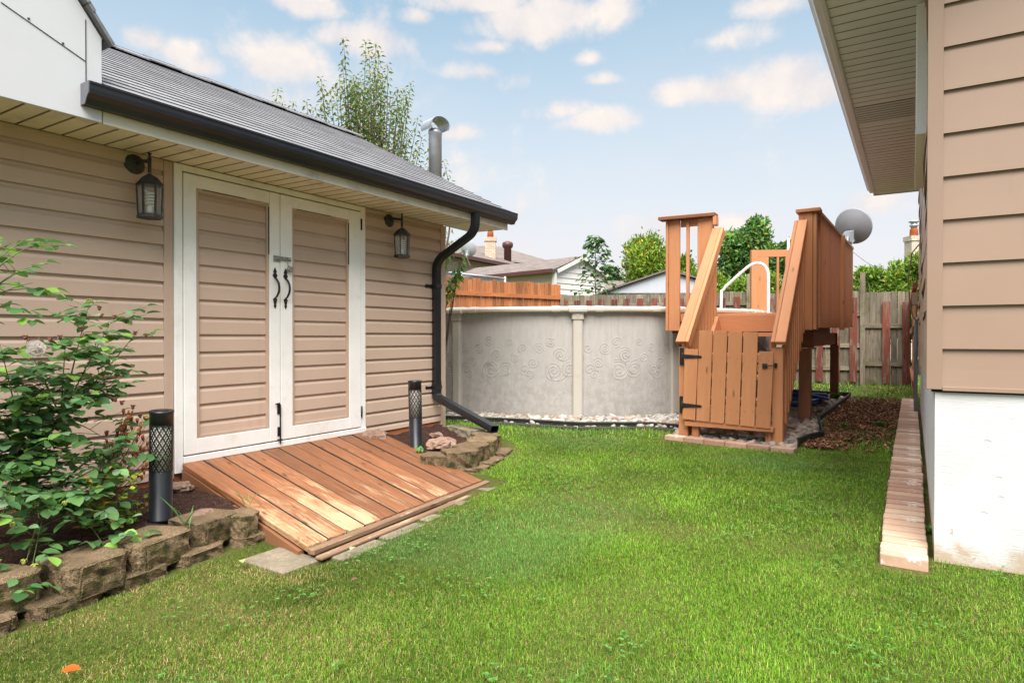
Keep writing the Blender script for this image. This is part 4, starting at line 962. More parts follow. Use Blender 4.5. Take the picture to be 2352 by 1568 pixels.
for i in range(6):
    c=a+ub2*(.1+.2*i);brick((c.x,c.y),ub2,nb2,.0975,.05,.125+.01,ordn[i]+' pinkish brick from the left under the foot of the gate','bricks under the stair gate')
# bricks along the house
y=3.55;i=0
while y<11.6:
    wd=.1;xc=-.035+random.uniform(-.005,.005);r_=random.uniform(-.02,.02);u=V((math.cos(r_),math.sin(r_),0));n=V((-u.y,u.x,0))
    zg=float(gz(-.1,y))+.012+random.uniform(-.0015,.0015)
    if i>=40: break
    # the photographed row: bricks laid crosswise, some doubled
    brick((xc,y),u,n,.098,.0995 if i in (2,5,9,14,19,23,28,32) and False else .0995*1.0 if False else .0458,zg,('nearest pinkish brick of the row beside the white foundation' if i==0 else ordn[i]+' pinkish brick from the near end beside the white foundation'),'bricks edging the house',.034)
    y+=.1035;i+=1
m=MB();m.box(-.135,.062,y-.05,11.6,.05,.155);yy=y
far=m.build('brick_row',M['brick'],None,.006);bpy.data.objects.remove(far)
while yy<11.5:
    zg=float(gz(-.1,yy))+.012;brick((-.036,yy),(1,0,0),(0,1,0),.098,.0485,zg,'small far brick at the distant end of the row beside the house','bricks edging the house',.034);yy+=.1035

# ================================================================== HOUSE ON THE RIGHT
hs=thing('house','neighbouring tan sided house with white painted foundation on the right','house',(2,6,0))
FX=.092;SX=.062;HY=3.65;HE=10.15
m=MB();m.box(FX,8,HY+.012,HE,-.3,.853);m.build('foundation',M['stucco'],hs)
m=MB();m.box(SX+.016,8,HY+.014,HE,.8545,3.19);m.build('wall_core',M['dark'],hs)
m=MB();siding(m,(SX+.055,HY+.012,0),(7.8,0,0),(0,-1,0),.884,3.19,.2045,.021,kind='flat',off=.02);m.build('front_wall',M['tan_house'],hs)
m=MB();siding(m,(SX+.014,HE,0),(0,-(HE-HY)+.02,0),(-1,0,0),.875,3.15,.2045,.014,kind='flat',off=.02,wave=.007);m.build('side_wall',M['tan_dark'],hs)
m=MB();m.box(SX-.006,SX+.058,HY-.014,HY+.0,.868,3.19);m.box(SX-.006,SX-.001,HY+.001,HY+.045,.868,3.19);m.build('corner_post',M['tan_house'],hs,.002)
m=MB();m.box(SX+.0585,8,HY-.011,HY+.011,.862,.883);m.build('starter_strip',M['tan_house'],hs,.002)
# window on the side wall
m=MB()
m.box(.012,.07,4.55,4.60,2.36,3.13);m.box(.012,.07,6.05,6.10,2.36,3.13);m.box(.008,.07,4.5,6.15,2.33,2.358);m.box(.012,.07,4.601,6.049,3.08,3.13);wf=m.build('window',M['whitepipe'],hs,.003)
m=MB();m.box(.03,.05,4.602,6.048,2.36,3.078);m.build('pane',M['dark'],wf)
# soffit, fascia, gutter
m=MB();y=3.2
while y<10.35:
    if 6.50<y<7.04:
        m.sweep([(0,0),(.058,0),(.0615,.006),(.0655,.006),(.069,0),(.069,.014),(0,.014)],(-.462,y,3.20),(.058,y,3.20),(0,1,0),(0,0,1));y+=.069;continue
    m.sweep([(0,0),(.113,0),(.115,.012),(.125,.012),(.127,0),(.129,0),(.129,.016),(0,.016)],(-.462,y,3.20),(.058,y,3.20),(0,1,0),(0,0,1));y+=.129
    for q in (-9,-8,-7): m.mi[q]=1
m.box(-.462,.9,y+.003,10.66,3.2,3.214);sf=m.build('soffit',[M['soffit_grey'],M['groove']],hs)
m=MB()
for j in range(8):
    for i in range(60):
        for r_ in range(2):
            yy=6.515+j*.069+.012+r_*.022;xx=-.45+i*.0083;m.box(xx,xx+.004,yy,yy+.014,3.1988,3.1999)
m.build('vent_slots',M['dark'],sf)
m=MB();m.box(-.492,-.464,3.2,10.68,3.185,3.36);m.box(-.492,1.5,10.682,10.70,3.185,3.36);m.build('fascia',M['palegrey'],hs,.002)
m=MB();m.box(-.47,-.462,3.2,10.66,3.19,3.2);m.box(-.478,.06,10.662,10.681,3.19,3.21)
m.box(.03,.058,3.7,10.66,3.186,3.1995);m.build('soffit_channel',M['soffit_grey'],hs)
m=MB();m.sweep([(-x,z) for x,z in GP],(-.4935,3.2,3.235),(-.4935,10.72,3.235),(1,0,0),(0,0,1));m.build('gutter',M['palegrey'],hs)
m=MB();m.obox((3.6,6.9,4.55),(0,3.9,0),(4.2,0,1.18),(-.28*.08,0,.08));m.build('roof',M['shingle_br'],hs)
# conduit and box
m=MB();m.tube([(.035,9.5,.16),(.035,9.5,1.22),(.04,9.48,1.32),(.06,9.45,1.36)],.022,8);m.build('conduit',M['greymetal'],hs)
m=MB();m.box(-.01,.05,8.9,9.06,1.50,1.64);m.build('junction_box',M['tan_trim'],hs,.004)
m=MB();m.tube([(.05,7.6,2.05),(-.01,7.7,1.98),(-.04,7.9,1.75),(-.03,8.4,1.5),(.0,8.8,1.36),(.04,9.0,1.3)],.007,6);m.build('cable',M['tan_trim'],hs)
# overhead wire from the dish to the house
A1=at(1957,583,1,11.2);B1_=at(2107,612,1,10.3);m=MB();pts=[]
for i in range(17):
    t=i/16;p=A1.lerp(B1_,t);p.z-=.10*math.sin(math.pi*t)*(1 if t<.5 else 1)-.04*math.sin(2*math.pi*t+2);pts.append(p)
m.tube(pts,.004,5);o=m.build('wire',M['greymetal']);tag(o,'thin grey wire sagging between the deck railing and the house','wire')

# ================================================================== DISHES
def dish(c,r,face,mast_to,label,mat):
    """c centre of the bowl, face = direction the bowl looks, mast down to mast_to"""
    f=V(face).normalized();d=thing('satellite_dish',label,'satellite dish',mast_to)
    m=MB();pr=[];n=8
    for i in range(n+1):
        q=r*i/n;pr.append((max(q,.0005),.28*q*q/r))
    pr2=pr+[(r*1.015,pr[-1][1]+.004),(r*1.015,pr[-1][1]-.012),(r*.97,.28*.97*.97*r-.014)]+[(max(q,.0005),h-.012) for q,h in pr[::-1][1:]]
    m.lathe(c,pr2,40,f);bw_=m.build('reflector',mat,d)
    m=MB();b=V(c)-f*.05;low=V(c)-f*.02-V((0,0,r*.45));m.obox(low-f*.05,V((0,0,.09)),f.cross(V((0,0,1)))*.07,f*.03)
    for s in (-1,1): m.obox(low-f*.09+f.cross(V((0,0,1)))*.06*s,(0,0,.08),f*.05,f.cross(V((0,0,1)))*.006)
    m.tube([low-f*.08,low-f*.13-V((0,0,.12)),V(mast_to)],.022,8);m.build('mount',M['galv'],d)
    m=MB();e=V(c)+f*r*1.1-V((0,0,r*.6));m.tube([V(c)-V((0,0,r*.95)),e],.012,6);m.obox(e+V((0,0,.03)),(0,0,.05),f.cross(V((0,0,1)))*.03,f*.03);m.build('receiver_arm',M['greymetal'],d)
    return d
dc=at(1955,522,1,12.0);rr=41*((dc-C0).dot(fw))/F
dish((dc.x,dc.y,dc.z),rr,(.35,.85,.33),(dc.x+.05,dc.y-.35,1.5),'large grey satellite dish behind the slatted deck railing',M['dishgrey'])
dc2=cw(1075,22.3,zof(572,22.3));dish(dc2,18.5*22.3/F*1.0,(-.25,.9,.3),cw(1080,22.6,zof(610,22.6)),'small pale satellite dish standing on the white garage roof',M['greymetal'])

# white pole tied to the back rail
pq=cw(1809,10.15,0);m=MB();m.tube([(pq.x,pq.y,1.39),(pq.x,pq.y,2.45),(pq.x+.01,pq.y,2.70)],.018,10);pole=thing('pipe','slim white upright pipe tied to the back deck railing','pipe',(pq.x,pq.y,1.39));m.build('tube',M['whitepipe'],pole)
m=MB();m.lathe((pq.x,pq.y,1.9),[(.022,0),(.022,.09)],10);m.lathe((pq.x,pq.y,2.43),[(.024,0),(.024,.02)],10);m.build('clamp',M['steel'],pole)
# blue hose heap under the deck
m=MB();hc=V((-1.45,9.9,.2))
for k in range(5):
    pts=[]
    for i in range(30):
        a=2*math.pi*i/30;pts.append((hc.x+(.34+.03*k)*math.cos(a)+.02*math.sin(3*a+k),hc.y+(.62+.02*k)*math.sin(a),.20+.045*k*(.6+.4*math.sin(a+k))+.02*math.sin(2*a+k)))
    m.tube(pts,.022,8,closed=True)
o=m.build('coiled_hose',M['blue']);tag(o,'coiled dark blue pool hose lying on stones under the deck','hose')

# ================================================================== EDGING, STONES, CHIPS
eg=[(-4.9,5.6)]+[tuple(onground(a,b)[:2]) for a,b in ((1022,968),(1100,971),(1200,976),(1327,984),(1430,984),(1500,984),(1562,990))]
def edging(pl,label,h=.07,z=None):
    m=MB()
    for i in range(len(pl)-1):
        a,b=V((*pl[i],0)),V((*pl[i+1],0));za=float(gz(a.x,a.y))+.0;zb=float(gz(b.x,b.y))
        m.beam(a+V((0,0,za+h/2-.01)),b+V((0,0,zb+h/2-.01)),.012,h,V((b-a).y and (-(b-a).y,(b-a).x,0)))
    m.tube([V((x,y,float(gz(x,y))+h-.008)) for x,y in pl],.013,8);r_=m.build('lawn_edging',M['edging']);tag(r_,label,'edging');return r_
edging(eg,'black plastic edging strip between lawn and stones before the pool')
m=MB()
for i in range(len(eg)-1):
    a,b=V((*eg[i],0)),V((*eg[i+1],0));n_=V(((b-a).y,-(b-a).x,0)).normalized()*.055;za=float(gz(a.x,a.y));zb=float(gz(b.x,b.y))
    m.beam(a+n_+V((0,0,za+.012)),b+n_+V((0,0,zb+.012)),.07,.03,n_)
o=m.build('border_timber',M['timber'],None,.006);tag(o,'mossy ground-level timber lying along the black edging before the pool','timber')
er_=[(-.86,6.12),(-.80,6.45),(-.72,6.7),(-.80,7.2),(-.90,7.9),(-.88,8.6),(-.86,9.6),(-.84,10.8),(-.84,11.5),(-1.3,11.62),(-1.9,11.6)]
edging(er_,'black curved edging strip along the right side of the deck stones',.09)
ico=bmesh.new();bmesh.ops.create_icosphere(ico,subdivisions=2,radius=1);IV=np.array([v.co[:] for v in ico.verts]);IF=np.array([[v.index for v in f.verts] for f in ico.faces]);ico.free()
def pebbles(name,P,S,col,label,mat,smooth=True):
    n=len(P);k=len(IV);lump=1+.16*np.sin(IV[None,:,0]*3+rng.random((n,1))*9)*np.cos(IV[None,:,1]*2.6+rng.random((n,1))*9)
    a=rng.random(n)*6.283;sc=np.stack([S*rng.uniform(.85,1.5,n),S*rng.uniform(.7,1.05,n),S*rng.uniform(.45,.8,n)],1)
    v=IV[None]*lump[...,None]*sc[:,None,:];tl=rng.normal(0,.35,n);c,s=np.cos(tl)[:,None],np.sin(tl)[:,None]
    v=np.stack([v[...,0]*c-v[...,2]*s,v[...,1],v[...,0]*s+v[...,2]*c],-1)
    c,s=np.cos(a)[:,None],np.sin(a)[:,None];v=np.stack([v[...,0]*c-v[...,1]*s,v[...,0]*s+v[...,1]*c,v[...,2]],-1)+P[:,None]
    f=(IF[None]+np.arange(n)[:,None,None]*k).reshape(-1,3);o=np_mesh(name,v.reshape(-1,3),[f],mat,None,np.repeat(col,k,0),smooth)
    return tag(o,label,kind='stuff') if label else o
SP=eg+[(-2.02,6.12),(-.90,6.04)]+er_[1:]+[(-5,11.6)]
def sampl(n,x0,x1,y0,y1,poly,extra):
    x=rng.uniform(x0,x1,n);y=rng.uniform(y0,y1,n);k=inpoly(x,y,poly)&extra(x,y);return x[k],y[k]
out=lambda x,y:((x-PC.x)**2+(y-PC.y)**2>(PR+.02)**2)
x,y=sampl(26000,-5,-.7,5.5,11.7,SP,out);lay=rng.random(len(x));z=gz(x,y)+.0+lay*.02
hp=np.exp(-((x+2.1)**2+(y-6.9)**2)/.12)*.07;z=z+hp
S=rng.uniform(.017,.042,len(x))*(1+.25*(lay>.8));under=(x>-2.1)&(y>6.05)
ca=colmix(len(x),[(.36,.33,.29),(.28,.25,.21),(.25,.18,.13),(.43,.41,.38),(.13,.13,.14),(.30,.22,.16)],[.3,.22,.12,.2,.08,.08],.12)
cb=colmix(len(x),[(.36,.31,.26),(.28,.23,.19),(.20,.19,.19),(.42,.33,.26),(.14,.12,.11)],[.3,.25,.15,.2,.1],.15)
colr=np.where(under[:,None],cb,ca)  # stones beneath the deck darker, its shade put into their colour
keep=rng.random(len(x))<np.where(y>9,.5,.9)
pebbles('river_stones',np.stack([x,y,z],1)[keep],S[keep],colr[keep],None,M['attr']);bpy.data.objects['river_stones']['kind']='stuff';bpy.data.objects['river_stones']['label']='rounded river stones around the pool and beneath the deck'
bpy.data.objects['river_stones']['category']='stones'
# dark bed beneath the stones
m=MB();pl=[(p[0],p[1]) for p in SP];m.poly([(p[0],p[1],float(gz(*p))+.004) for p in pl]);o=m.build('stone_bed',M['mulch']);tag(o,kind='structure')
# wood chips
def chips(n,cx,cy,sx,sy,cond,name,label,cols,sz=(.02,.006)):
    x=cx+rng.normal(0,sx,n);y=cy+rng.normal(0,sy,n);k=cond(x,y);x=x[k];y=y[k];n=len(x)
    B=np.array([[-1,-1,-1],[1,-1,-1],[1,1,-1],[-1,1,-1],[-1,-1,1],[1,-1,1],[1,1,1],[-1,1,1]],float);Fc=np.array([[0,3,2,1],[4,5,6,7],[0,1,5,4],[1,2,6,5],[2,3,7,6],[3,0,4,7]])
    s=np.stack([rng.uniform(.5,1.6,n)*sz[0],rng.uniform(.6,1.4,n)*sz[1],np.full(n,.0025)],1);v=B[None]*s[:,None]
    t=rng.normal(0,.35,n);c,q=np.cos(t)[:,None],np.sin(t)[:,None];v=np.stack([v[...,0]*c-v[...,2]*q,v[...,1],v[...,0]*q+v[...,2]*c],-1)
    a=rng.random(n)*6.28;c,q=np.cos(a)[:,None],np.sin(a)[:,None];v=np.stack([v[...,0]*c-v[...,1]*q,v[...,0]*q+v[...,1]*c,v[...,2]],-1)
    z=gz(x,y)+.012+rng.random(n)*.02;v=v+np.stack([x,y,z],1)[:,None];f=(Fc[None]+np.arange(n)[:,None,None]*8).reshape(-1,4)
    return np_mesh(name,v.reshape(-1,3),[f],M['attr'],None,np.repeat(colmix(n,cols,None,.25),8,0))
def chipzone(x,y): return (x>-.86+.0*y)&(x<-.15)&(y>6.1)&(y<11.6)
cc_=[(.20,.075,.035),(.11,.04,.022),(.30,.14,.07),(.05,.025,.018),(.36,.20,.11)]
o=chips(9000,-.45,9.3,.38,1.25,chipzone,'wood_chips','',cc_);tag(o,'reddish wood chips on bare soil between the deck and the brick row','wood chips',kind='stuff')
o=chips(1600,-.72,6.6,.12,.35,chipzone,'wood_chips','',cc_);tag(o,'thin scatter of dark wood chips by the curved edging near the gate','wood chips',kind='stuff')
CHP=lambda x,y:np.exp(-((x+.45)/.42)**2-((y-9.3)/1.6)**2)+.8*np.exp(-((x+.72)/.12)**2-((y-6.6)/.4)**2)
m=MB();m.poly([(-.85,7.6,.1345),(-.15,7.6,.1345),(-.15,10.9,.1345),(-.85,10.9,.1345)]);bs=m.build('bare_soil',M['mulch']);tag(bs,kind='structure');bs.location.z=.006

# ================================================================== GRASS
ramp_poly=[(-4.2,2.38),(-2.44,2.06),(-2.50,3.92),(-4.2,4.25)]
def lawn_ok(x,y):
    ok=(x<4.5)&(x>-30)
    ok&=~((x>.07)&(y>HY-.01)&(y<HE+.1))
    ok&=~((x>-.145)&(x<.075)&(y>3.43)&(y<11.5))
    ok&=~inpoly(x,y,LB)&~inpoly(x,y,RB)&~inpoly(x,y,ramp_poly)&~inpoly(x,y,SP)
    ok&=~((y<2.35)&(x>-4.3)&(x<-2.87-.10*(y-1)))
    ok&=~((x<-2.9)&(y>3.75)&(y<5.1)&((x+3.5)**2/.60**2+(y-4.35)**2/.80**2<1))
    ok&=~((x-PC.x)**2+(y-PC.y)**2<(PR+.1)**2)
    ok&=~((x<-4.1)&(y<5.35))
    ok&=~((x>-2.06)&(x<-.84)&(y>5.83)&(y<6.1))
    ok&=~((x>-2.85)&(x<-2.5)&(y>1.93)&(y<2.16))
    return ok
def grass(n,r0,r1,h,wd,name,label):
    th=rng.uniform(R(-80),R(34) if r1<7 else R(18),n);r=np.sqrt(rng.uniform(r0*r0,r1*r1,n));x=r*np.sin(th);y=r*np.cos(th)
    k=lawn_ok(x,y);x=x[k];y=y[k]
    pt=vnoise(x,y,.45,21);pt2=vnoise(x,y,.12,22);pt3=vnoise(x,y,1.3,23)
    chip=CHP(x,y);yel=sm((-.9-x)/1.5)*sm((2.9-y)/1.5)*.55+sm((y-7)/3)*.15+.55*np.exp(-((x+2.55)/.22)**2-((y-2.15)/.45)**2)+.4*np.exp(-((x-.1)/.5)**2-((y-3.2)/.35)**2)
    edge=np.exp(-((x+2.85)/.2)**2)*(y<2.6)
    keep=(rng.random(len(x))>chip*1.1)&(rng.random(len(x))>.35*edge)&(rng.random(len(x))>.0+.45*sm((yel*pt2-.25)*3))
    x,y,pt,pt2,pt3,yel=[q[keep] for q in (x,y,pt,pt2,pt3,yel)];n=len(x)
    dry=rng.random(n)<np.clip(.10+.75*yel*sm(pt*.7+pt2*.8-.15)+.10*sm((pt2-.6)*4),0,.85)
    g=np.array([(.116,.250,.013),(.165,.305,.018),(.048,.125,.011),(.25,.36,.05)]);gi=rng.choice(4,n,p=[.4,.28,.2,.12]);c=g[gi]
    c=c*(.7+.6*pt3)[:,None]*(.65+.7*pt)[:,None];cool=np.array((.125,.26,.07));cf=(sm((vnoise(x,y,.9,31)-.55)*4)*.6)[:,None];c=c*(1-cf)+cool*cf
    d=np.array([(.38,.28,.10),(.30,.19,.075),(.46,.37,.17)])[rng.choice(3,n)];c=np.where(dry[:,None],d,c)*(1+rng.normal(0,.16,(n,1)));c=np.clip(c,.005,1)
    hh=h*rng.uniform(.4,1.45,n)*(.75+.5*pt2)*np.where(dry,.75,1);a=rng.random(n)*6.283;lean=np.abs(rng.normal(.5,.45,n))+np.where(dry,.6,0)
    D=np.stack([np.cos(a),np.sin(a)],1);S=np.stack([-D[:,1],D[:,0]],1);ws=wd*rng.uniform(.7,1.3,n)
    z=gz(x,y)-.008;B=np.stack([x,y],1)
    def pt_(t,side):
        hz=hh*t*np.cos(lean*t);of=hh*t*np.sin(lean*(.4+.6*t))
        q=B+D*of[:,None]+S*(side*ws*(1-t*.25)/2)[:,None];return np.concatenate([q,(z+hz)[:,None]],1)
    v=np.stack([pt_(0,-1),pt_(0,1),pt_(.55,1),pt_(.55,-1),pt_(1,0)],1).reshape(-1,3);b=np.arange(n)[:,None]*5
    o=np_mesh(name,v,[b+np.array([0,1,2,3]),b+np.array([3,2,4])],M['grass'],None,np.repeat(c,5,0));tag(o,label,'grass',kind='stuff');return o
def grasses():
    parts=[(520000,1.0,3.6,.021,.0021),(420000,3.6,6.2,.026,.0031),(270000,6.2,12,.042,.0065),(160000,12,26,.06,.013)]
    obs=[grass(*p,'grass','short green lawn grass with drier straw patches') for p in parts]
    # joined: the lawn is one thing
    import itertools
    vs=[];fq=[];ft=[];cs=[];off=0
    for o in obs:
        me=o.data;n=len(me.vertices);v=np.empty(n*3,np.float32);me.vertices.foreach_get('co',v);c=np.empty(n*4,np.float32);me.color_attributes['Col'].data.foreach_get('color',c)
        vs.append(v.reshape(-1,3));cs.append(c.reshape(-1,4)[:,:3]);b=np.arange(n//5)[:,None]*5+off;fq.append(b+np.array([0,1,2,3]));ft.append(b+np.array([3,2,4]));off+=n
        bpy.data.objects.remove(o);bpy.data.meshes.remove(me)
    o=np_mesh('grass',np.concatenate(vs),[np.concatenate(fq),np.concatenate(ft)],M['grass'],None,np.concatenate(cs));tag(o,'short green lawn grass with drier straw patches','grass',kind='stuff')
grasses()
# clover
n=9000;x=rng.uniform(-3.2,.9,n);y=rng.uniform(.8,6,n);k=lawn_ok(x,y)&(vnoise(x,y,.28,41)+.5*vnoise(x,y,.09,42)>.98);x=x[k];y=y[k];n=len(x)
P=[];D=[];cst=[]
for j in range(3):
    a=rng.random(n)*6.28+j*2.1 if j==0 else a0+j*2.1
    if j==0:a0=a
    P.append(np.stack([x,y,gz(x,y)+.028+0*x],1));D.append(np.stack([np.cos(a),np.sin(a),0*a+.15],1))
P=np.concatenate(P);D=np.concatenate(D);D/=np.linalg.norm(D,axis=1,keepdims=True);N=np.tile(np.array([[0,0,1.]]),(len(P),1))
o=leaves('clover',P,D,N,rng.uniform(.008,.015,len(P)),1.0,colmix(len(P),[(.055,.17,.02),(.085,.23,.03),(.13,.29,.05)]),M['leaf']);tag(o,'clover leaves scattered through the lawn','clover',kind='stuff')
# fallen leaves
def fallen(px,py,s,col,label,rot):
    Pq=onground(px,py,.03);a=rot;D=np.array([[math.cos(a),math.sin(a),.15]]);D/=np.linalg.norm(D)
    o=leaves('fallen_leaf',np.array([[Pq.x,Pq.y,Pq.z+.012]]),D,np.array([[.1,-.2,1.]]),np.array([s]),.62,np.array([col]),M['leaf'],full=True,fold=.35,curl=.15);tag(o,label,'leaf')
fallen(140,1548,.058,(.60,.10,.012),'orange fallen leaf on dry lawn at bottom left',.75)
fallen(806,1338,.035,(.16,.09,.05),'small brown fallen leaf on the lawn before the ramp',1.2)
fallen(805,1268,.05,(.35,.46,.22),'pale green fallen leaf on the lawn by the ramp front',2.)
fallen(555,1290,.05,(.40,.46,.2),'pale yellowish fallen leaf on the lawn beneath the blocks',-.5)

# ================================================================== FENCES
def fence(name,p,q,z0,z1,label,mat,bw_=.14,gap=.006,slats=None,rails=(.35,1.1,1.7),postmat=None,posts=(),wob=.012,slatdrop=.12,side=1,dogear=False):
    p,q=V((p[0],p[1],0)),V((q[0],q[1],0));u=(q-p).normalized();L=(q-p).length;n=V((u.y,-u.x,0))*side
    f=thing(name,label,'fence',(p.x,p.y,z0));k=0;s=0;cnt=0
    while s<L-bw_*.5 and cnt<100:
        w_=bw_*random.uniform(.85,1.1);c=p+u*(s+w_/2);h=z1+random.uniform(-wob,wob);m=MB();m.obox(c+V((0,0,(z0+h)/2)),V((random.uniform(-.004,.004),0,(h-z0)/2)),u*(w_/2-gap/2),n*.009);m.build('board',mat,f,.002);s+=w_;cnt+=1
    for r_ in rails:
        m=MB();m.beam(p+V((0,0,z0+r_))+n*.03,q+V((0,0,z0+r_))+n*.03,.04,.085,n);m.build('rail',mat,f)
    if slats:
        s=slats[1];
        while s<L:
            hh=z1-slatdrop+random.uniform(-.02,.02);c=p+u*s+n*.062;m=MB();m.obox(c+V((0,0,(z0+.05+hh)/2)),(0,0,(hh-z0-.05)/2),u*.068,n*.010);m.build('slat',M['redslat'],f,.002);s+=slats[0]*random.uniform(.93,1.07)
    for (s,h) in posts:
        c=p+u*s+n*.04;m=MB();m.obox(c+V((0,0,(z0+h)/2)),(0,0,(h-z0)/2),u*.045,n*.045);m.build('post',postmat or mat,f,.004)
    return f
FR=cw(2100,12.6,0);FL=cw(1288,15.2,0)
# split at the tall post beside the house gap
PT=cw(1980,12.95,0);P2=cw(1716,13.75,0)
fence('board_fence',FL,P2,.15,2.10,'grey board fence with faded red slats behind the pool',M['greywood'],slats=(.30,.12),posts=((0.05,2.05),))
fence('board_fence',P2,PT,.14,2.05,'grey board fence with faded red slats behind the deck stair',M['greywood'],slats=(.30,.2),posts=((.03,2.45),),rails=(.33,.8,1.45))
fence('board_fence',PT,FR,.12,2.02,'grey and red board fence section beside the house corner',M['greywood'],bw_=.13,slats=(.33,.42),posts=((.0,2.42),),slatdrop=.2,rails=(.45,1.22),wob=.008)
OL=cw(1006,13.2,0);fence('board_fence',OL,FL,.15,2.37,'orange stained board fence beyond the left of the pool',M['orange'],bw_=.108,gap=.012,wob=.03,rails=(.4,1.2,1.9))
fence('board_fence',(.045,HE+.1),(.0,15.0),.12,1.93,'reddish brown board fence running on from the house corner',M['sidefence'],bw_=.13,wob=.015,side=-1)
# chain link
c0=cw(1030,14.6,zof(626,14.6));c1=cw(1160,15.4,zof(640,15.4));cl_=thing('chain_link_fence','galvanised chain link fence top showing above the orange fence','fence',(c0.x,c0.y,.15))
m=MB();m.tube([c0,c1],.025,8);m.build('top_rail',M['galv'],cl_)
for t in (.22,1.):
    m=MB();p=c0.lerp(c1,t);m.tube([(p.x,p.y,.1),(p.x,p.y,p.z+.05)],.03,8);m.build('post',M['galv'],cl_)
m=MB();n=40
for i in range(n):
    for sg in (-1,1):
        a=c0.lerp(c1,i/n);b=c0.lerp(c1,min(1,max(0,(i+sg*6)/n)));m.tube([a,b-V((0,0,.8))],.004,3,cap=False)
m.build('mesh',M['galv'],cl_)

# ================================================================== NEIGHBOURS
def cc3(L,d,z): return V((rt.x*L-math.sin(yaw)*d,rt.y*L+math.cos(yaw)*d,z))
# small white garage
A_=cc3(1.47,22,0);C_=cc3(3.5,23.9,0);Bv=cc3(-2.6,26.,0);Dv=Bv+(C_-A_);ez=zof(620,22);az_=zof(592,22.95);Zv=V((0,0,1))
gar=thing('garage','white sided garage with brown shingled roof beyond the orange fence','garage',(A_.x,A_.y,0))
uAC=(C_-A_);uAB=(Bv-A_);nAC=V((uAC.y,-uAC.x,0)).normalized();nAC=nAC if nAC.dot(C0-A_)>0 else -nAC
nAB=V((uAB.y,-uAB.x,0)).normalized();nAB=nAB if nAB.dot(C0-A_)>0 else -nAB
M['whitesiding']=plain('white_siding',(.58,.57,.54),.5,.03);M['cream']=plain('cream_siding',(.50,.42,.30),.5,.03)
m=MB();e=.2;z=0
while z<az_:
    za,zb=z,min(z+e,az_)
    def wd(zz):
        if zz<=ez:return 0,1
        t=(zz-ez)/(az_-ez)*.5;return t,1-t
    l0,r0_=wd(za);l1,r1=wd(zb);b=len(m.v)
    for (f,zz,dp) in ((l0,za,.03),(r0_,za,.03),(r1,zb,.005),(l1,zb,.005)): m.v.append(A_+uAC*f+Zv*zz+nAC*dp)
    m.face([b,b+1,b+2,b+3]);b2=len(m.v)
    for (f,zz,dp) in ((l0,za,.005),(r0_,za,.005)): m.v.append(A_+uAC*f+Zv*zz+nAC*dp)
    m.face([b,b+1,b2+1,b2]);z+=e
m.build('gable_wall',M['whitesiding'],gar)
m=MB();siding(m,A_,uAB,nAB,0,ez,.2,.03,'flat');m.build('side_wall',M['cream'],gar)
m=MB();m.beam(A_+nAB*.03+nAC*.03,A_+nAB*.03+nAC*.03+Zv*ez,.14,.1,nAC);m.build('corner_post',M['whitesiding'],gar)
Mr=(A_+C_)/2;ridA=Mr+Zv*az_;ridB=Mr+uAB+Zv*az_
m=MB()
for base in (A_,C_):
    ov=(base-Mr).normalized()*.25
    p=[base+ov+nAC*.15+Zv*(ez-.02),ridA+nAC*.15+Zv*.06,ridB+Zv*.06,base+uAB+ov+Zv*(ez-.02)]
    b=len(m.v);m.v+=p+[q-Zv*.1 for q in p];LU=uAB.length
    m.face([b,b+1,b+2,b+3],[(0,0),(0,1.8),(LU,1.8),(LU,0)]);m.face([b+7,b+6,b+5,b+4]);m.face([b,b+4,b+5,b+1]);m.face([b+3,b+2,b+6,b+7]);m.face([b,b+3,b+7,b+4])
m.build('roof',M['shingle_br'],gar)
m=MB();o_=(A_-Mr).normalized()*.27;m.beam(A_+o_+nAC*.15+Zv*(ez-.05),A_+o_+uAB+Zv*(ez-.05),.1,.13,nAB);m.build('gutter',M['brown_metal'],gar)
m=MB()
for base in (A_,C_): m.beam(base+nAC*.16+Zv*(ez-.06),ridA+nAC*.16-Zv*.02,.05,.12,nAC)
m.build('rake_board',M['whitesiding'],gar)
# hip-roofed brick house further back
hz=zof(580,27);P1=cw(1000,26.2,hz);P2_=cw(1225,33.6,hz);bh=thing('house','brick house with brown hip roof and tall chimney behind the white garage','house',(P1.x,P1.y,0))
uu=(P2_-P1);nn_=V((uu.y,-uu.x,0)).normalized();nn_=nn_ if nn_.dot(C0-P1)>0 else -nn_
bk_=-nn_*9;Q1=P1+bk_;Q2=P2_+bk_;rA=P1+uu*.1+bk_*.5+Zv*1.75;rB=P1+uu*.62+bk_*.5+Zv*1.75
m=MB()
for pl_,uvw in (([P1,P2_,rB,rA],9),([Q1,Q2,rB,rA],9),([P2_,Q2,rB],5),([P1,Q1,rA],5)):
    b=len(m.v);m.v+=pl_;m.face(list(range(b,b+len(pl_))),[(0,0),(uvw,0),(uvw*.8,4.6),(uvw*.2,4.6)][:len(pl_)])
b=len(m.v);m.v+=[P1-Zv*.05,P2_-Zv*.05,Q2-Zv*.05,Q1-Zv*.05];m.face([b,b+1,b+2,b+3]);m.build('roof',M['shingle_br'],bh)
m=MB();m.beam(P1+nn_*.06-Zv*.06,P2_+nn_*.06-Zv*.06,.1,.16,nn_);m.beam(P2_-Zv*.06,Q2-Zv*.06,.1,.16,uu.normalized());m.build('gutter',M['brown_metal'],bh)
m=MB();i_=nn_*-.5;w0=P1+i_;w1=P2_+i_-uu.normalized()*.5;ctr=(w0+w1-nn_*8)/2;m.obox((ctr.x,ctr.y,hz/2-.03),(w1-w0)/2,nn_*4,(0,0,hz/2-.04));m.build('wall',M['palebrick'],bh)
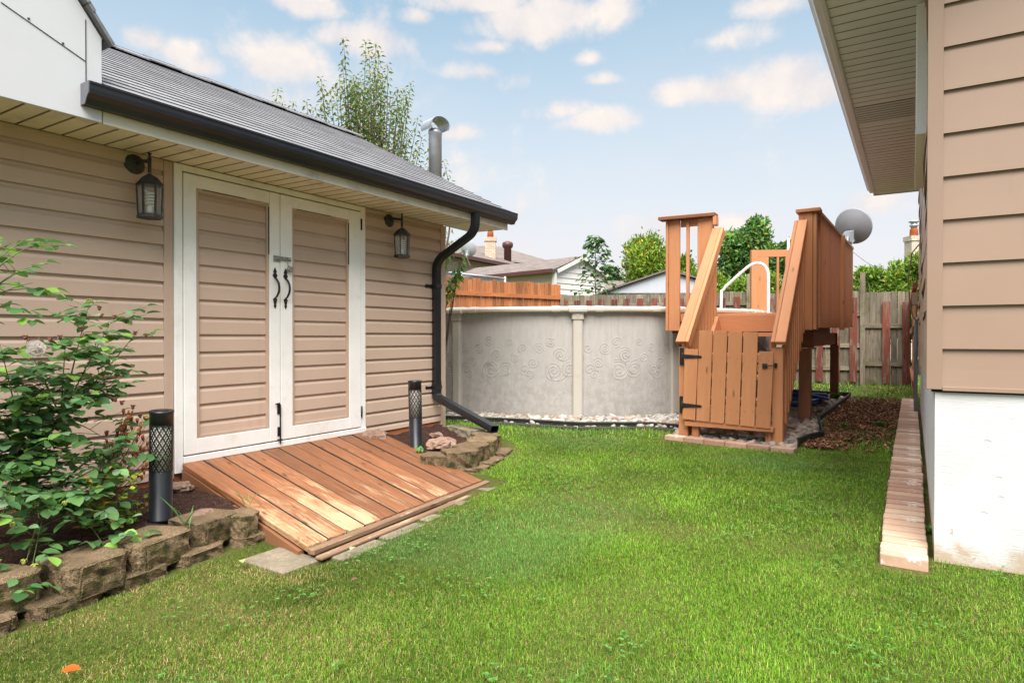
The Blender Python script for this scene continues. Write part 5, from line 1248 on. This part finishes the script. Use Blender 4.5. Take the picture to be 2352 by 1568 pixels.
def chimney(parent,px,d,ytop,ybase,wpx,mat,pot=True):
    zt_=zof(ytop,d);zb_=zof(ybase,d);P=cw(px,d,0);h=wpx*d/F/2;u=rt;n_=V((-rt.y,rt.x,0));m=MB()
    m.obox((P.x,P.y,(zt_+zb_)/2),(0,0,(zt_-zb_)/2),u*h,n_*h)
    for i,f in enumerate(m.f): m.uv[i]=[((m.v[k]-V(P)).dot(u)+(m.v[k]-V(P)).dot(n_),m.v[k].z) for k in f]
    c=m.build('chimney',mat,parent)
    m=MB();m.obox((P.x,P.y,zt_+.0),u*h*1.16,n_*h*1.16,(0,0,.10));
    for i,f in enumerate(m.f): m.uv[i]=[((m.v[k]-V(P)).dot(u)+(m.v[k]-V(P)).dot(n_),m.v[k].z) for k in f]
    m.build('chimney_cap',mat,c)
    m=MB();m.lathe((P.x,P.y,zt_+.1),[(.17,0),(.15,.28),(.16,.30)],14);m.build('chimney_pot',M['terracotta'],c)
    m=MB();m.lathe((P.x,P.y,zt_+.40),[(.12,0),(.12,.12),(.17,.13),(.17,.17),(.12,.2),(.12,.28),(.2,.3),(.2,.34),(.01,.40)],14);m.build('flue_cap',M['ltblack'] if pot else M['galv'],c)
chimney(bh,1126.5,32,551,640,24,M['chimney'])
za_=zof(601,34);zr_=zof(567,37.5);ea,eb=cw(1040,33.2,za_),cw(1285,35,za_);bb=V((-rt.y,rt.x,0))*7;ra,rb=cw(1085,37,zr_),cw(1146,37.3,zr_)
m=MB()
for pl_ in ([ea,eb,rb,ra],[ea+bb,eb+bb,rb,ra],[eb,eb+bb,rb],[ea,ea+bb,ra]):
    b=len(m.v);m.v+=pl_;m.face(list(range(b,b+len(pl_))),[(0,0),(6,0),(4,4),(2,4)][:len(pl_)])
b=len(m.v);m.v+=[ea,eb,eb+bb,ea+bb];m.face([b,b+1,b+2,b+3]);m.build('roof',M['shingle_br'],bh)
m=MB();i_=(eb-ea).normalized()*.4;m.obox((ea+eb+bb)/2-V((0,0,za_/2+.02)),(eb-ea)/2-i_,bb*.44,(0,0,za_/2-.03));m.build('wall',M['cream'],bh)
m=MB();P=cw(1166,33.5,0);m.lathe((P.x,P.y,zof(620,33.5)),[(.2,0),(.2,1.14),(.27,1.19),(.30,1.31),(.27,1.44),(.1,1.52)],16);m.build('roof_vent',M['brown_metal'],bh)
# white shed with low gable
d=19.5;z_e=zof(671,d);z_a=zof(625,d);aL=cw(1396,d,0);aR=cw(1708,d,0);aM=cw(1531,d,0)
ws=thing('shed','low white gabled metal shed behind the grey fence','shed',(aM.x,aM.y,0))
u=rt.copy();bkd=V((-rt.y,rt.x,0))
M['shedwhite']=plain('white_sheet',(.46,.47,.52),.5,.03)
m=MB();b=[aL+Zv*z_e,aM+Zv*z_a,aR+Zv*z_e,V((aR.x,aR.y,0)),V((aL.x,aL.y,0))];b2=[p+bkd*4 for p in b];m.v+=b+b2;m.face([0,1,2,3,4]);m.face([9,8,7,6,5])
for i in range(5): m.face([i,(i+1)%5,5+(i+1)%5,5+i])
m.build('wall',M['shedwhite'],ws)
m=MB()
for p,q in ((aL-u*.12+Zv*(z_e-.0),aM+Zv*(z_a+.03)),(aR+u*.12+Zv*(z_e-.0),aM+Zv*(z_a+.03))):
    a=p-bkd*.12;b_=q-bkd*.12;k=len(m.v);m.v+=[a,b_,b_+bkd*4.3,a+bkd*4.3]+[w+Zv*.06 for w in (a,b_,b_+bkd*4.3,a+bkd*4.3)]
    for f in ([0,1,2,3],[4,5,6,7],[0,1,5,4],[3,2,6,7],[0,3,7,4],[1,2,6,5]): m.face([k+x for x in f],[(0,0),(2,0),(2,4),(0,4)])
m.build('roof',M['shingle_br'],ws)
m=MB();m.beam(aL-bkd*.01+Zv*(z_e-.05),aR-bkd*.01+Zv*(z_e-.05),.03,.05,bkd)
for t in (.45,.75): 
    p=aL.lerp(aR,t);m.beam(p-bkd*.01+Zv*(z_e-.02),p-bkd*.01+Zv*(z_e+.28 if t<.6 else z_e+.2),.012,.02,bkd)
m.build('trim',M['ltblack'],ws)
# distant brown roof between garage and white shed
d=27;p=cw(1375,d,0);q=cw(1475,d,0);nh=thing('house','distant house showing only a brown roof between garage and white shed','house',(p.x,p.y,0));ze=zof(672,d);za=zof(652,d)
m=MB();m.obox(((p+q)/2+bkd*3)+Zv*(ze/2),(q-p)/2,bkd*2.6,Zv*(ze/2));m.build('wall',M['cream'],nh)
m=MB();k=[p-u*.3+Zv*ze,q+u*.3+Zv*ze,q-u*.2+bkd*3+Zv*(za+.4),p+u*.2+bkd*3+Zv*(za+.4),q+u*.3+bkd*6+Zv*ze,p-u*.3+bkd*6+Zv*ze];m.v+=k
m.face([0,1,2,3],[(0,0),(4,0),(4,3),(0,3)]);m.face([3,2,4,5],[(0,0),(4,0),(4,3),(0,3)]);m.face([1,4,2]);m.face([0,3,5]);m.build('roof',M['shingle_br'],nh)
# house with chimney at right behind the hedge
d=27;p=cw(2030,d,0);q=cw(2330,d,0);rh=thing('house','house behind the right hedge showing only its pale brick chimney','house',(p.x,p.y,0));ze=zof(640,d)
m=MB();m.obox((p+q)/2+bkd*3+Zv*(ze/2),(q-p)/2,bkd*2.8,Zv*(ze/2));m.build('wall',M['palebrick'],rh)
m=MB();m.v+=[p-u*.3+Zv*ze,q+u*.3+Zv*ze,q-u*2+bkd*3+Zv*(ze+.5),p+u*2+bkd*3+Zv*(ze+.5),q+u*.3+bkd*6+Zv*ze,p-u*.3+bkd*6+Zv*ze];m.face([0,1,2,3]);m.face([3,2,4,5]);m.face([1,4,2]);m.face([0,3,5]);m.build('roof',M['shingle_br'],rh)
chimney(rh,2098,26.5,549,640,27,M['palebrick'],False)

# ================================================================== TREES
def crown_tree(name,label,px,d,ytop,wpx,n,leaf,cols,wts,group,ybot=690,shape='round',lumps=14,trunk=.12,droop=.0,spiky=0,lw=.55,up_=.3,mat='leaf'):
    P=cw(px,d,0);zt_=zof(ytop,d);zb_=max(.6,zof(ybot,d)-.0);W=wpx*d/F/2;T=thing(name,label,'tree' if name!='hedge' else 'hedge',(P.x,P.y,.1),group)
    m=MB();tips=[]
    m.tube([(P.x,P.y,0),(P.x+.05,P.y,zb_*.6),(P.x,P.y+.05,zt_*.6),(P.x+.03,P.y,zt_*.86)],[trunk,trunk*.8,trunk*.5,trunk*.15],8)
    for i in range(14):
        a=random.uniform(0,6.28);h=random.uniform(zb_,zt_*.8);r_=W*random.uniform(.5,.9)
        m.tube([(P.x,P.y,h-.3),(P.x+math.cos(a)*r_*.5,P.y+math.sin(a)*r_*.5,h),(P.x+math.cos(a)*r_,P.y+math.sin(a)*r_,h+.3)],[trunk*.3,trunk*.2,trunk*.06],5)
    m.build('trunk',M['bark'],T)
    hc=(zt_+zb_)/2;hh=(zt_-zb_)/2
    # lumps over the crown
    cs=[];rs=[]
    for i in range(lumps):
        t=random.uniform(-1,1);
        if shape=='cone': rad=W*(.5-.5*t)*1.05+.1
        elif shape=='column': rad=W*(.9 if t<.5 else .9-.9*(t-.5))
        else: rad=W*math.sqrt(max(.05,1-t*t*.9))
        a=random.uniform(0,6.28);f=random.uniform(.25,.8);cs.append((P.x+rad*f*math.cos(a),P.y+rad*f*math.sin(a),hc+hh*t*.86));rs.append(max(.15,rad*random.uniform(.32,.55)))
    cs=np.array(cs);rs=np.array(rs);k=rng.choice(lumps,n,p=rs**2/np.sum(rs**2));dr=rdir(n,.15);rad=rng.random(n)**.35
    pos=cs[k]+dr*(rs[k]*rad)[:,None]*np.array([1,1,1.15]);
    if spiky:
        m_=rng.random(n)<.06;pos[m_,2]+=rng.random(m_.sum())*spiky
    sprig=rng.normal(0,1,(n//6+1,3))*.05;pos=pos+np.repeat(sprig,6,0)[:n]
    D=dr*.6+rdir(n)*.8;D[:,2]+=up_-droop;D/=np.linalg.norm(D,axis=1,keepdims=True);N=dr+rdir(n)*.7+np.array([0,0,.5])
    lc=rng.uniform(.7,1.25,lumps)[k][:,None];c=colmix(n,cols,wts,.18)*lc
    leaves('crown',pos,D,N,leaf*rng.uniform(.6,1.3,n),lw,np.clip(c,.004,1),M[mat],T,curl=.1+droop)
    return T
ced=[(.14,.25,.025),(.22,.34,.035),(.08,.17,.02),(.38,.33,.03)];cw_=[.38,.3,.26,.06]
map_=[(.09,.20,.035),(.055,.14,.03),(.14,.27,.05),(.26,.28,.04)]
crown_tree('cedar_tree','pointed yellow-green cedar left of the deck post behind the white shed',1492,24,540,128,13000,.15,ced+[(.40,.22,.02)],[.34,.3,.22,.08,.06],'cedars beyond the fence',700,'round',34,.1,spiky=.35,lw=.4,up_=.7)
crown_tree('cedar_tree','bright cedar between the deck posts left of the maple',1575,23,585,80,4500,.16,ced,cw_,'cedars beyond the fence',690,'cone',16,spiky=.3,lw=.4,up_=.7)
crown_tree('maple_tree','tall rounded maple rising above the deck stair',1722,28,503,150,12000,.22,map_,[.4,.3,.22,.08],None,690,'round',26,.16,.2)
crown_tree('maple_tree','smaller dark maple behind the white pipe, right of the tall one',1808,27,530,70,5000,.2,map_,[.35,.4,.2,.05],None,690,'round',14,.12,.2)
crown_tree('dark_tree','dark distant tree behind the maple sapling',1402,31,612,70,3000,.2,[(.03,.07,.02),(.05,.10,.025)],None,None,700,'round',12)
for i,(px,d,yt,wp,lb) in enumerate(((1640,18.,640,70,'leftmost cedar hedge shrub behind the white arched rail'),(1690,18.,632,80,'cedar hedge shrub left of the back deck railing'),(1760,17.5,628,90,'cedar hedge shrub seen through the back deck railing'),(1835,17.,622,80,'cedar hedge shrub behind the right stair handrail'),
    (1935,16.6,640,90,'cedar hedge shrub hidden behind the slatted railing'),(2000,16.4,615,80,'cedar hedge shrub right of the tall fence post'),(2050,16.2,612,90,'cedar hedge shrub beside the house corner'),(2110,16.,592,90,'tall cedar hedge shrub under the brick chimney'))):
    crown_tree('cedar_shrub',lb,px,d,yt,wp,9500,.115,ced,cw_,'cedar hedge behind the back fence',770,'column',16,.06,spiky=.2,lw=.4,up_=.5)
# pear tree with upright shoots behind the shed
def pear():
    d=13.0;P=cw(845,d,0);T=thing('pear_tree','tall leafy tree with upright shoots behind the shed roof','tree',(P.x,P.y,.1));m=MB();tr=MB()
    tr.tube([(P.x,P.y,0),(P.x+.05,P.y,1.5),(P.x,P.y,2.8)],[.16,.13,.10],10)
    Ps=[];Ds=[];Cs=[];Ss=[]
    spec=[]
    for i in range(74):
        f=random.gauss(0,1);spec.append((836+f*64,random.uniform(105,320)+abs(f)*38))
    spec+=[(930,175),(945,170),(915,200),(900,230),(760,210),(740,235),(725,250),(650,225),(640,235),(675,262),(970,318),(985,345),(1018,395),(1012,400),(960,370),(935,300),(842,92),(865,130),(790,110)]
    for (px,py) in spec:
        zt_=zof(py,d);dd=random.uniform(-.9,.9);Pt=cw(px,d+dd,zt_);b=V((P.x+(Pt.x-P.x)*.35,P.y+(Pt.y-P.y)*.35,2.3+random.random()*.5))
        if px<700 or px>980: b=V((Pt.x,Pt.y,2.6))
        mid=b.lerp(Pt,.5)+V((random.uniform(-.1,.1),random.uniform(-.1,.1),0))+(V((Pt.x-P.x,Pt.y-P.y,0))*.12)
        pts=[]
        for k in range(9):
            t=k/8;pts.append((b*(1-t)+mid*t)*(1-t)+(mid*(1-t)+Pt*t)*t)
        m.tube(pts,[.022*(1-.85*k/8) for k in range(9)],4)
        L=(Pt-b).length;nl=int(L*29)
        for j in range(nl):
            t=1-(j/nl)**1.15*.95;q=t*8;k=min(7,int(q));p=pts[k].lerp(pts[k+1],q-k)
            a=j*2.4;sp=.03+.34*(1-t)*random.random()*(1.0 if t<.8 else .25)
            Ps.append(p+V((math.cos(a)*sp,math.sin(a)*sp,random.uniform(-.1,.1)*(1-t))));dv=V((math.cos(a),math.sin(a),random.uniform(-.7,.35))).normalized();Ds.append(dv)
            Cs.append(t);Ss.append(random.uniform(.07,.12))
    m.build('branches',M['bark'],T);tr.build('trunk',M['bark'],T)
    n=len(Ps);c=colmix(n,[(.15,.23,.055),(.10,.17,.045),(.22,.28,.08),(.30,.20,.05)],[.42,.33,.17,.08],.18)
    leaves('crown',np.array(Ps),np.array(Ds),np.tile([[0,0,1.]],(n,1))+rdir(n)*.4,np.array(Ss),.5,c,M['leaf'],T,curl=.35)
pear()
# maple sapling before the white shed
def sapling():
    d=15.9;P=cw(1368,d,.15);T=thing('maple_sapling','slender maple sapling with large leaves rising above the grey fence','tree',(P.x,P.y,.15));m=MB();zt_=zof(541,d)
    m.tube([(P.x,P.y,.1),(P.x+.04,P.y,1.6),(P.x-.02,P.y,2.6),(P.x+.01,P.y,zt_)],[.03,.022,.014,.004],6)
    Ps=[];Ds=[];Ss=[]
    for i in range(330):
        t=random.random()**.8;z=2.0+(zt_-2.0)*t;a=random.uniform(0,6.28);r_=(.50*(1-t)**.6+.05)*random.uniform(.3,1.15)*(1 if random.random()<.8 else 1.3)
        Ps.append((P.x+r_*math.cos(a),P.y+r_*math.sin(a),z+random.uniform(-.05,.05)));Ds.append(V((math.cos(a),math.sin(a),random.uniform(-.8,.2))).normalized());Ss.append(random.uniform(.09,.16))
        if i%9==0: m.tube([(P.x,P.y,z-.15),Ps[-1]],[.008,.003],4)
    m.build('stem',M['bark'],T);n=len(Ps)
    leaves('crown',np.array(Ps),np.array(Ds),np.tile([[0,0,1.]],(n,1))+rdir(n)*.5,np.array(Ss),.95,colmix(n,[(.05,.12,.045),(.035,.09,.035),(.10,.2,.04)],None,.15),M['leaf'],T)
sapling()
# leafy branch poking out behind the shed corner
def sprig(base,tips_,label,n_per,size,cols,name='shrub',w=.45):
    T=thing(name,label,'shrub',base);m=MB();Ps=[];Ds=[];Ss=[];b=V(base)
    for tp in tips_:
        tp=V(tp);mid=b.lerp(tp,.55)+V((0,0,.12));pts=[]
        for k in range(8):
            t=k/7;pts.append((b*(1-t)+mid*t)*(1-t)+(mid*(1-t)+tp*t)*t)
        m.tube(pts,[.012*(1-.8*k/7) for k in range(8)],5)
        for j in range(n_per):
            t=.80+.20*random.random();q=t*7;k=min(6,int(q));p=pts[k].lerp(pts[k+1],q-k);a=random.uniform(0,6.28)
            dv=V((math.cos(a),math.sin(a),random.uniform(-.9,.1))).normalized();Ps.append(p+dv*random.uniform(0,.05));Ds.append(dv);Ss.append(size*random.uniform(.7,1.2))
    m.build('stem',M['bark'],T);n=len(Ps);leaves('leaves',np.array(Ps),np.array(Ds),np.tile([[0,0,1.]],(n,1))+rdir(n)*.4,np.array(Ss),w,colmix(n,cols,None,.15),M['leaf'],T,curl=.3,full=True)
dq=7.4
sprig((-4.9,6.0,.2),[cw(1062,dq,zof(575,dq)),cw(1055,dq,zof(600,dq)),cw(1032,dq-.2,zof(640,dq)),cw(1048,dq,zof(618,dq)),cw(1028,dq,zof(560,dq))],'leafy green branches poking out behind the shed corner',32,.075,[(.14,.28,.04),(.09,.2,.03),(.2,.34,.08)])

# ================================================================== ROSE BUSH
def rose(label,canes,base,nleaf=1.6,flower=True,hips=(),name='rose_bush',leafsize=.064,cols=None):
    T=thing(name,label,'bush',base);m=MB();md=MB();Ps=[];Ds=[];Ns=[];Ss=[]
    tips_=[]
    def curve(a,b,sag,k=10):
        mid=a.lerp(b,.5)+V(sag);return [(a*(1-t)+mid*t)*(1-t)+(mid*(1-t)+b*t)*t for t in [i/k for i in range(k+1)]]
    def addleaf(p,dr):
        # compound leaf: rachis with 5 leaflets
        dr=(dr+V((0,0,-.15))).normalized();L=random.uniform(.06,.10)*leafsize/.05;sd_=dr.cross(V((0,0,1))).normalized();m.tube([p,p+dr*L*.5,p+dr*L-V((0,0,.006))],.0012,3,cap=False)
        for (t,s) in ((1,0),(.55,1),(.55,-1),(.95,1) if random.random()<.5 else (.25,1),(.25,-1)):
            q=p+dr*L*t;dd=(dr*(1 if s==0 else .35)+sd_*s+V((0,0,random.uniform(-.35,.1)))).normalized()
            Ps.append(q);Ds.append(dd);nn=V((random.gauss(0,.35),random.gauss(0,.35),1)).normalized();Ns.append(nn);Ss.append(leafsize*random.uniform(.65,1.2)*(1.1 if s==0 else .9))
    for (a,b,sag,r_,dens) in canes:
        a,b=V(a),V(b);pts=curve(a,b,sag);(md if r_>.006 else m).tube(pts,[r_*(1-.7*i/10) for i in range(11)],6)
        L=(b-a).length;n=int(L*dens*nleaf)
        for j in range(n):
            t=random.uniform(.12,1);k=min(9,int(t*10));p=pts[k].lerp(pts[k+1],t*10-k);an=random.uniform(0,6.28);dr=V((math.cos(an)+.25,math.sin(an),random.uniform(-.1,.7))).normalized()
            tw=random.uniform(.0,.09);q=p+dr*tw
            if tw>.03: m.tube([p,q],.002,3,cap=False)
            addleaf(q,dr)
        tips_.append((b,(pts[-1]-pts[-2]).normalized()))
    md.build('cane',M['darkcane'],T);m.build('stem',M['cane'],T)
    n=len(Ps);cl_=cols or [(.085,.19,.060),(.12,.245,.075),(.055,.14,.045),(.19,.35,.06),(.17,.28,.15)]
    leaves('leaves',np.array(Ps),np.array(Ds),np.array(Ns),np.array(Ss),.72,colmix(n,cl_,[.33,.27,.17,.1,.13] if cols is None else None,.15),M['glossleaf'],T,fold=.22,curl=.18,full=True)
    return T
def pw(px,py,x): return at(px,py,0,x)
bs_=V((-3.75,1.05,.17))
def c(px,py,x,sag=(0,0,.08),r=.005,dn=22,b=None): return (b or bs_,pw(px,py,x),sag,r,dn)
j1=pw(140,960,-3.6);j2=pw(60,1050,-3.65);j3=pw(120,1130,-3.45)
canes=[(bs_,j1,(0,0,.02),.012,14),(bs_,j2,(0,0,.02),.011,16),(bs_,j3,(0,0,.03),.009,18),
 (j1,pw(205,695,-3.6),(0,0,.02),.005,26),(j1,pw(262,728,-3.6),(0,0,.03),.004,22),(j1,pw(320,755,-3.7),(0,0,-.03),.005,15),(j1,pw(60,790,-3.5),(0,0,.02),.005,26),(j1,pw(150,790,-3.5),(0,0,.02),.005,30),
 (j1,pw(290,860,-3.6),(0,0,0),.004,20),(j2,pw(0,790,-3.5),(0,0,.02),.005,26),(j2,pw(40,900,-3.4),(0,0,.02),.005,30),(j2,pw(110,880,-3.4),(0,0,.02),.005,30),(j2,pw(190,900,-3.4),(0,0,.02),.005,26),
 (j3,pw(330,965,-3.5),(0,0,.04),.004,16),(j3,pw(265,1010,-3.4),(0,0,.03),.004,22),(j3,pw(300,1040,-3.35),(0,0,.02),.004,20),(j3,pw(200,1100,-3.3),(0,0,.03),.004,26),(j3,pw(240,1180,-3.2),(0,0,.05),.004,26),
 (j3,pw(250,1270,-3.1),(0,0,.08),.004,18),(j3,pw(60,1290,-3.1),(0,0,.08),.005,20),(j3,pw(65,1350,-3.02),(0,0,.10),.004,12),(j2,pw(0,1200,-3.1),(0,0,.05),.004,26),(j2,pw(90,1190,-3.15),(0,0,.05),.004,26),(j3,pw(150,1160,-3.15),(0,0,.05),.004,26),(j2,pw(-60,1000,-3.4),(0,0,.02),.005,30),(j2,pw(10,1080,-3.3),(0,0,.02),.005,30),
 (j2,pw(-80,1150,-3.2),(0,0,.02),.005,30),(j2,pw(-120,850,-3.4),(0,0,.02),.005,24),(j1,pw(110,1010,-3.35),(0,0,.02),.005,30),(j1,pw(230,1000,-3.5),(0,0,.02),.004,24)]
RB_=rose('leafy rose bush with spent brown blooms and one pale flower by the siding',canes,bs_)
# hips and spent blooms
def spent(tp,parent,red=False):
    m=MB();m.lathe(tp,[(.001,-.012),(.007,-.008),(.009,0),(.006,.006)],8);
    for k in range(6):
        a=k*1.05+random.random();r_=random.uniform(.010,.018);m.tube([V(tp)+V((0,0,.003)),V(tp)+V((math.cos(a)*r_*.6,math.sin(a)*r_*.6,.010)),V(tp)+V((math.cos(a)*r_,math.sin(a)*r_,random.uniform(-.006,.014)))],[.0045,.0035,.001],4)
    return m.build('spent_bloom',M['wilted'] if not red else M['hip'],parent,smooth=True)
M['wilted']=plain('wilted_petals',(.16,.055,.04),.8,.4,60);M['hip']=plain('green_hip',(.30,.33,.07),.6,.2,40)
for (px,py,x,rd) in ((205,692,-3.6,1),(228,708,-3.6,0),(232,725,-3.6,0),(262,728,-3.6,0),(290,738,-3.6,0),(310,765,-3.7,0),(335,770,-3.7,0),(58,775,-3.5,0),(70,785,-3.5,0),(88,785,-3.5,0),(115,780,-3.5,0),(138,775,-3.5,0),(178,745,-3.55,1),(188,757,-3.5,0),(195,772,-3.5,0),(285,860,-3.6,1),(322,955,-3.5,0),(337,958,-3.5,1),(265,918,-3.4,0),(280,925,-3.4,0),(305,935,-3.4,0),(150,1155,-3.15,1),(55,1290,-3.1,1),(80,1300,-3.05,1),(30,1205,-3.1,1),(205,1175,-3.2,0)):
    spent(pw(px,py,x),RB_,rd)
mm_,tt_=newmat('pale_petal');finish(tt_,(.92,.86,.84),.6,spec=.2,trans=((.95,.9,.88,1),.5));M['petal']=mm_
fl_=pw(86,802,-3.22);m=MB()
Ps=[];Ds=[];Ns=[]
for k in range(16):
    a=k*2.4;r_=.25+.85*(k/16);fx_=V((.75,-.6,.25)).normalized();e1=V((.6,.75,0)).normalized();e2=fx_.cross(e1);rd_=e1*math.cos(a)+e2*math.sin(a);Ps.append(tuple(fl_));dv=(rd_*r_+fx_*(1-.7*r_)).normalized();Ds.append(tuple(dv));Ns.append(tuple(rd_*-.6+fx_*1.))
leaves('flower',np.array(Ps),np.array(Ds),np.array(Ns),np.full(16,.046),1.05,np.tile([[.95,.89,.87]],(16,1)),M['petal'],RB_,full=True,fold=-.4,curl=-.25)
# second cane arching in from the left, in brighter leaf
b2=pw(-260,900,-3.15)
k2=[(b2,pw(60,548,-3.1),(0,0,.12),.006,22),(pw(-40,700,-3.1),pw(45,625,-3.1),(0,0,.05),.004,34),(pw(-40,700,-3.1),pw(75,650,-3.1),(0,0,.03),.004,30),(pw(-60,760,-3.1),pw(8,700,-3.1),(0,0,.02),.004,40),(pw(-30,640,-3.1),pw(95,560,-3.1),(0,0,.05),.004,16)]
rose('bright leafed rose cane arching in at the left edge above the bush',k2,(-3.2,.6,.17),1.0,cols=[(.10,.25,.04),(.07,.18,.05),(.17,.36,.045),(.09,.2,.07)],leafsize=.062,name='rose_cane')
# columbine with seed heads
M['seed']=plain('dry_seed',(.34,.115,.035),.8,.35,50)
def columbine():
    b=V((-3.45,1.72,.17));b=pw(262,1195,-3.5);b=V((-3.62,1.62,.17));T=thing('columbine','yellowing columbine with dry orange seed heads right of the rose bush','plant',b);m=MB();s=MB()
    for i in range(92):
        px=random.uniform(235,352);py=random.uniform(950,1110)
        if px<270 and py<1000: py+=60
        tp=pw(px,py,-3.6+random.uniform(-.15,.12));mid=b.lerp(tp,.6)+V((0,-.02,.0));m.tube([b+V((random.uniform(-.05,.05),random.uniform(-.08,.08),0)),mid,tp],.0013,3,cap=False)
        s=MB()
        for k in range(4):
            dv=V((random.gauss(0,.18),random.gauss(0,.18),1)).normalized();s.tube([tp,tp+dv*.015,tp+dv*.032],[.0025,.006,.001],4)
        s.build('seed_head',M['seed'],T)
    m.build('stem',M['wilted'],T)
    P=[];D=[];N=[];S=[]
    for i in range(150):
        px=random.gauss(258,34);py=random.gauss(1150,50)
        if py<1040: continue
        p=pw(px,py,-3.36+random.uniform(-.15,.15))
        if p.z<.19: p.z=.19+random.random()*.05
        for k in range(3):
            a=random.uniform(0,6.28);P.append(p);D.append(V((math.cos(a),math.sin(a),random.uniform(-.3,.3))).normalized());N.append(V((random.gauss(0,.4),random.gauss(0,.4),1)));S.append(random.uniform(.02,.038))
    n=len(P);leaves('leaves',np.array(P),np.array(D),np.array(N),np.array(S),.95,colmix(n,[(.30,.36,.03),(.12,.25,.03),(.42,.22,.06),(.05,.15,.03),(.38,.40,.06)],[.3,.25,.13,.17,.15],.15),M['leaf'],T,full=True)
columbine()
# weeds and long blades by the blocks
def tuft(c,n,h,label,cols=[(.12,.26,.05),(.08,.2,.04)],w=.06,name='grass_tuft'):
    a=rng.random(n)*6.28;D=np.stack([np.cos(a)*.35,np.sin(a)*.35,np.ones(n)],1);D/=np.linalg.norm(D,axis=1,keepdims=True);P=np.array([c])+rng.normal(0,.015,(n,3))*np.array([1,1,0])
    N=np.stack([-np.sin(a)*0+np.cos(a),np.sin(a),-.3+0*a],1);o=leaves(name,P,D,N,h*rng.uniform(.6,1.2,n),w,colmix(n,cols),M['leaf'],None,full=True,curl=-.35);tag(o,label,'plant')
tuft((-3.16,2.20,.16),6,.14,'upright green grass blades at the ramp side behind the small block')
tuft((-3.06,1.80,.15),5,.20,'long thin grass blades growing between two retaining blocks')
tuft((-3.36,1.70,.16),3,.13,'thin grass blades at the foot of the near bollard light')
tuft((-3.42,3.98,.17),14,.05,'small broad leafed weed at the foot of the far bollard light',w=.5,name='weed')
tuft((-3.25,4.45,.2),10,.06,'small green weed in the mulch behind the large blocks',w=.4,name='weed')
tuft((-.62,7.6,.14),26,.06,'low green weed at the near edge of the wood chips',w=.5,name='weed')
tuft((-1.0,10.9,.15),30,.12,'green weed among the stones by the far deck leg',w=.5,name='weed')
tuft((-.3,7.9,.14),26,.07,'green weed patch between wood chips and brick row',w=.5,name='weed')
tuft((.082,4.1,.06),20,.05,'tiny green weed in the gap between bricks and foundation',w=.4,name='weed')
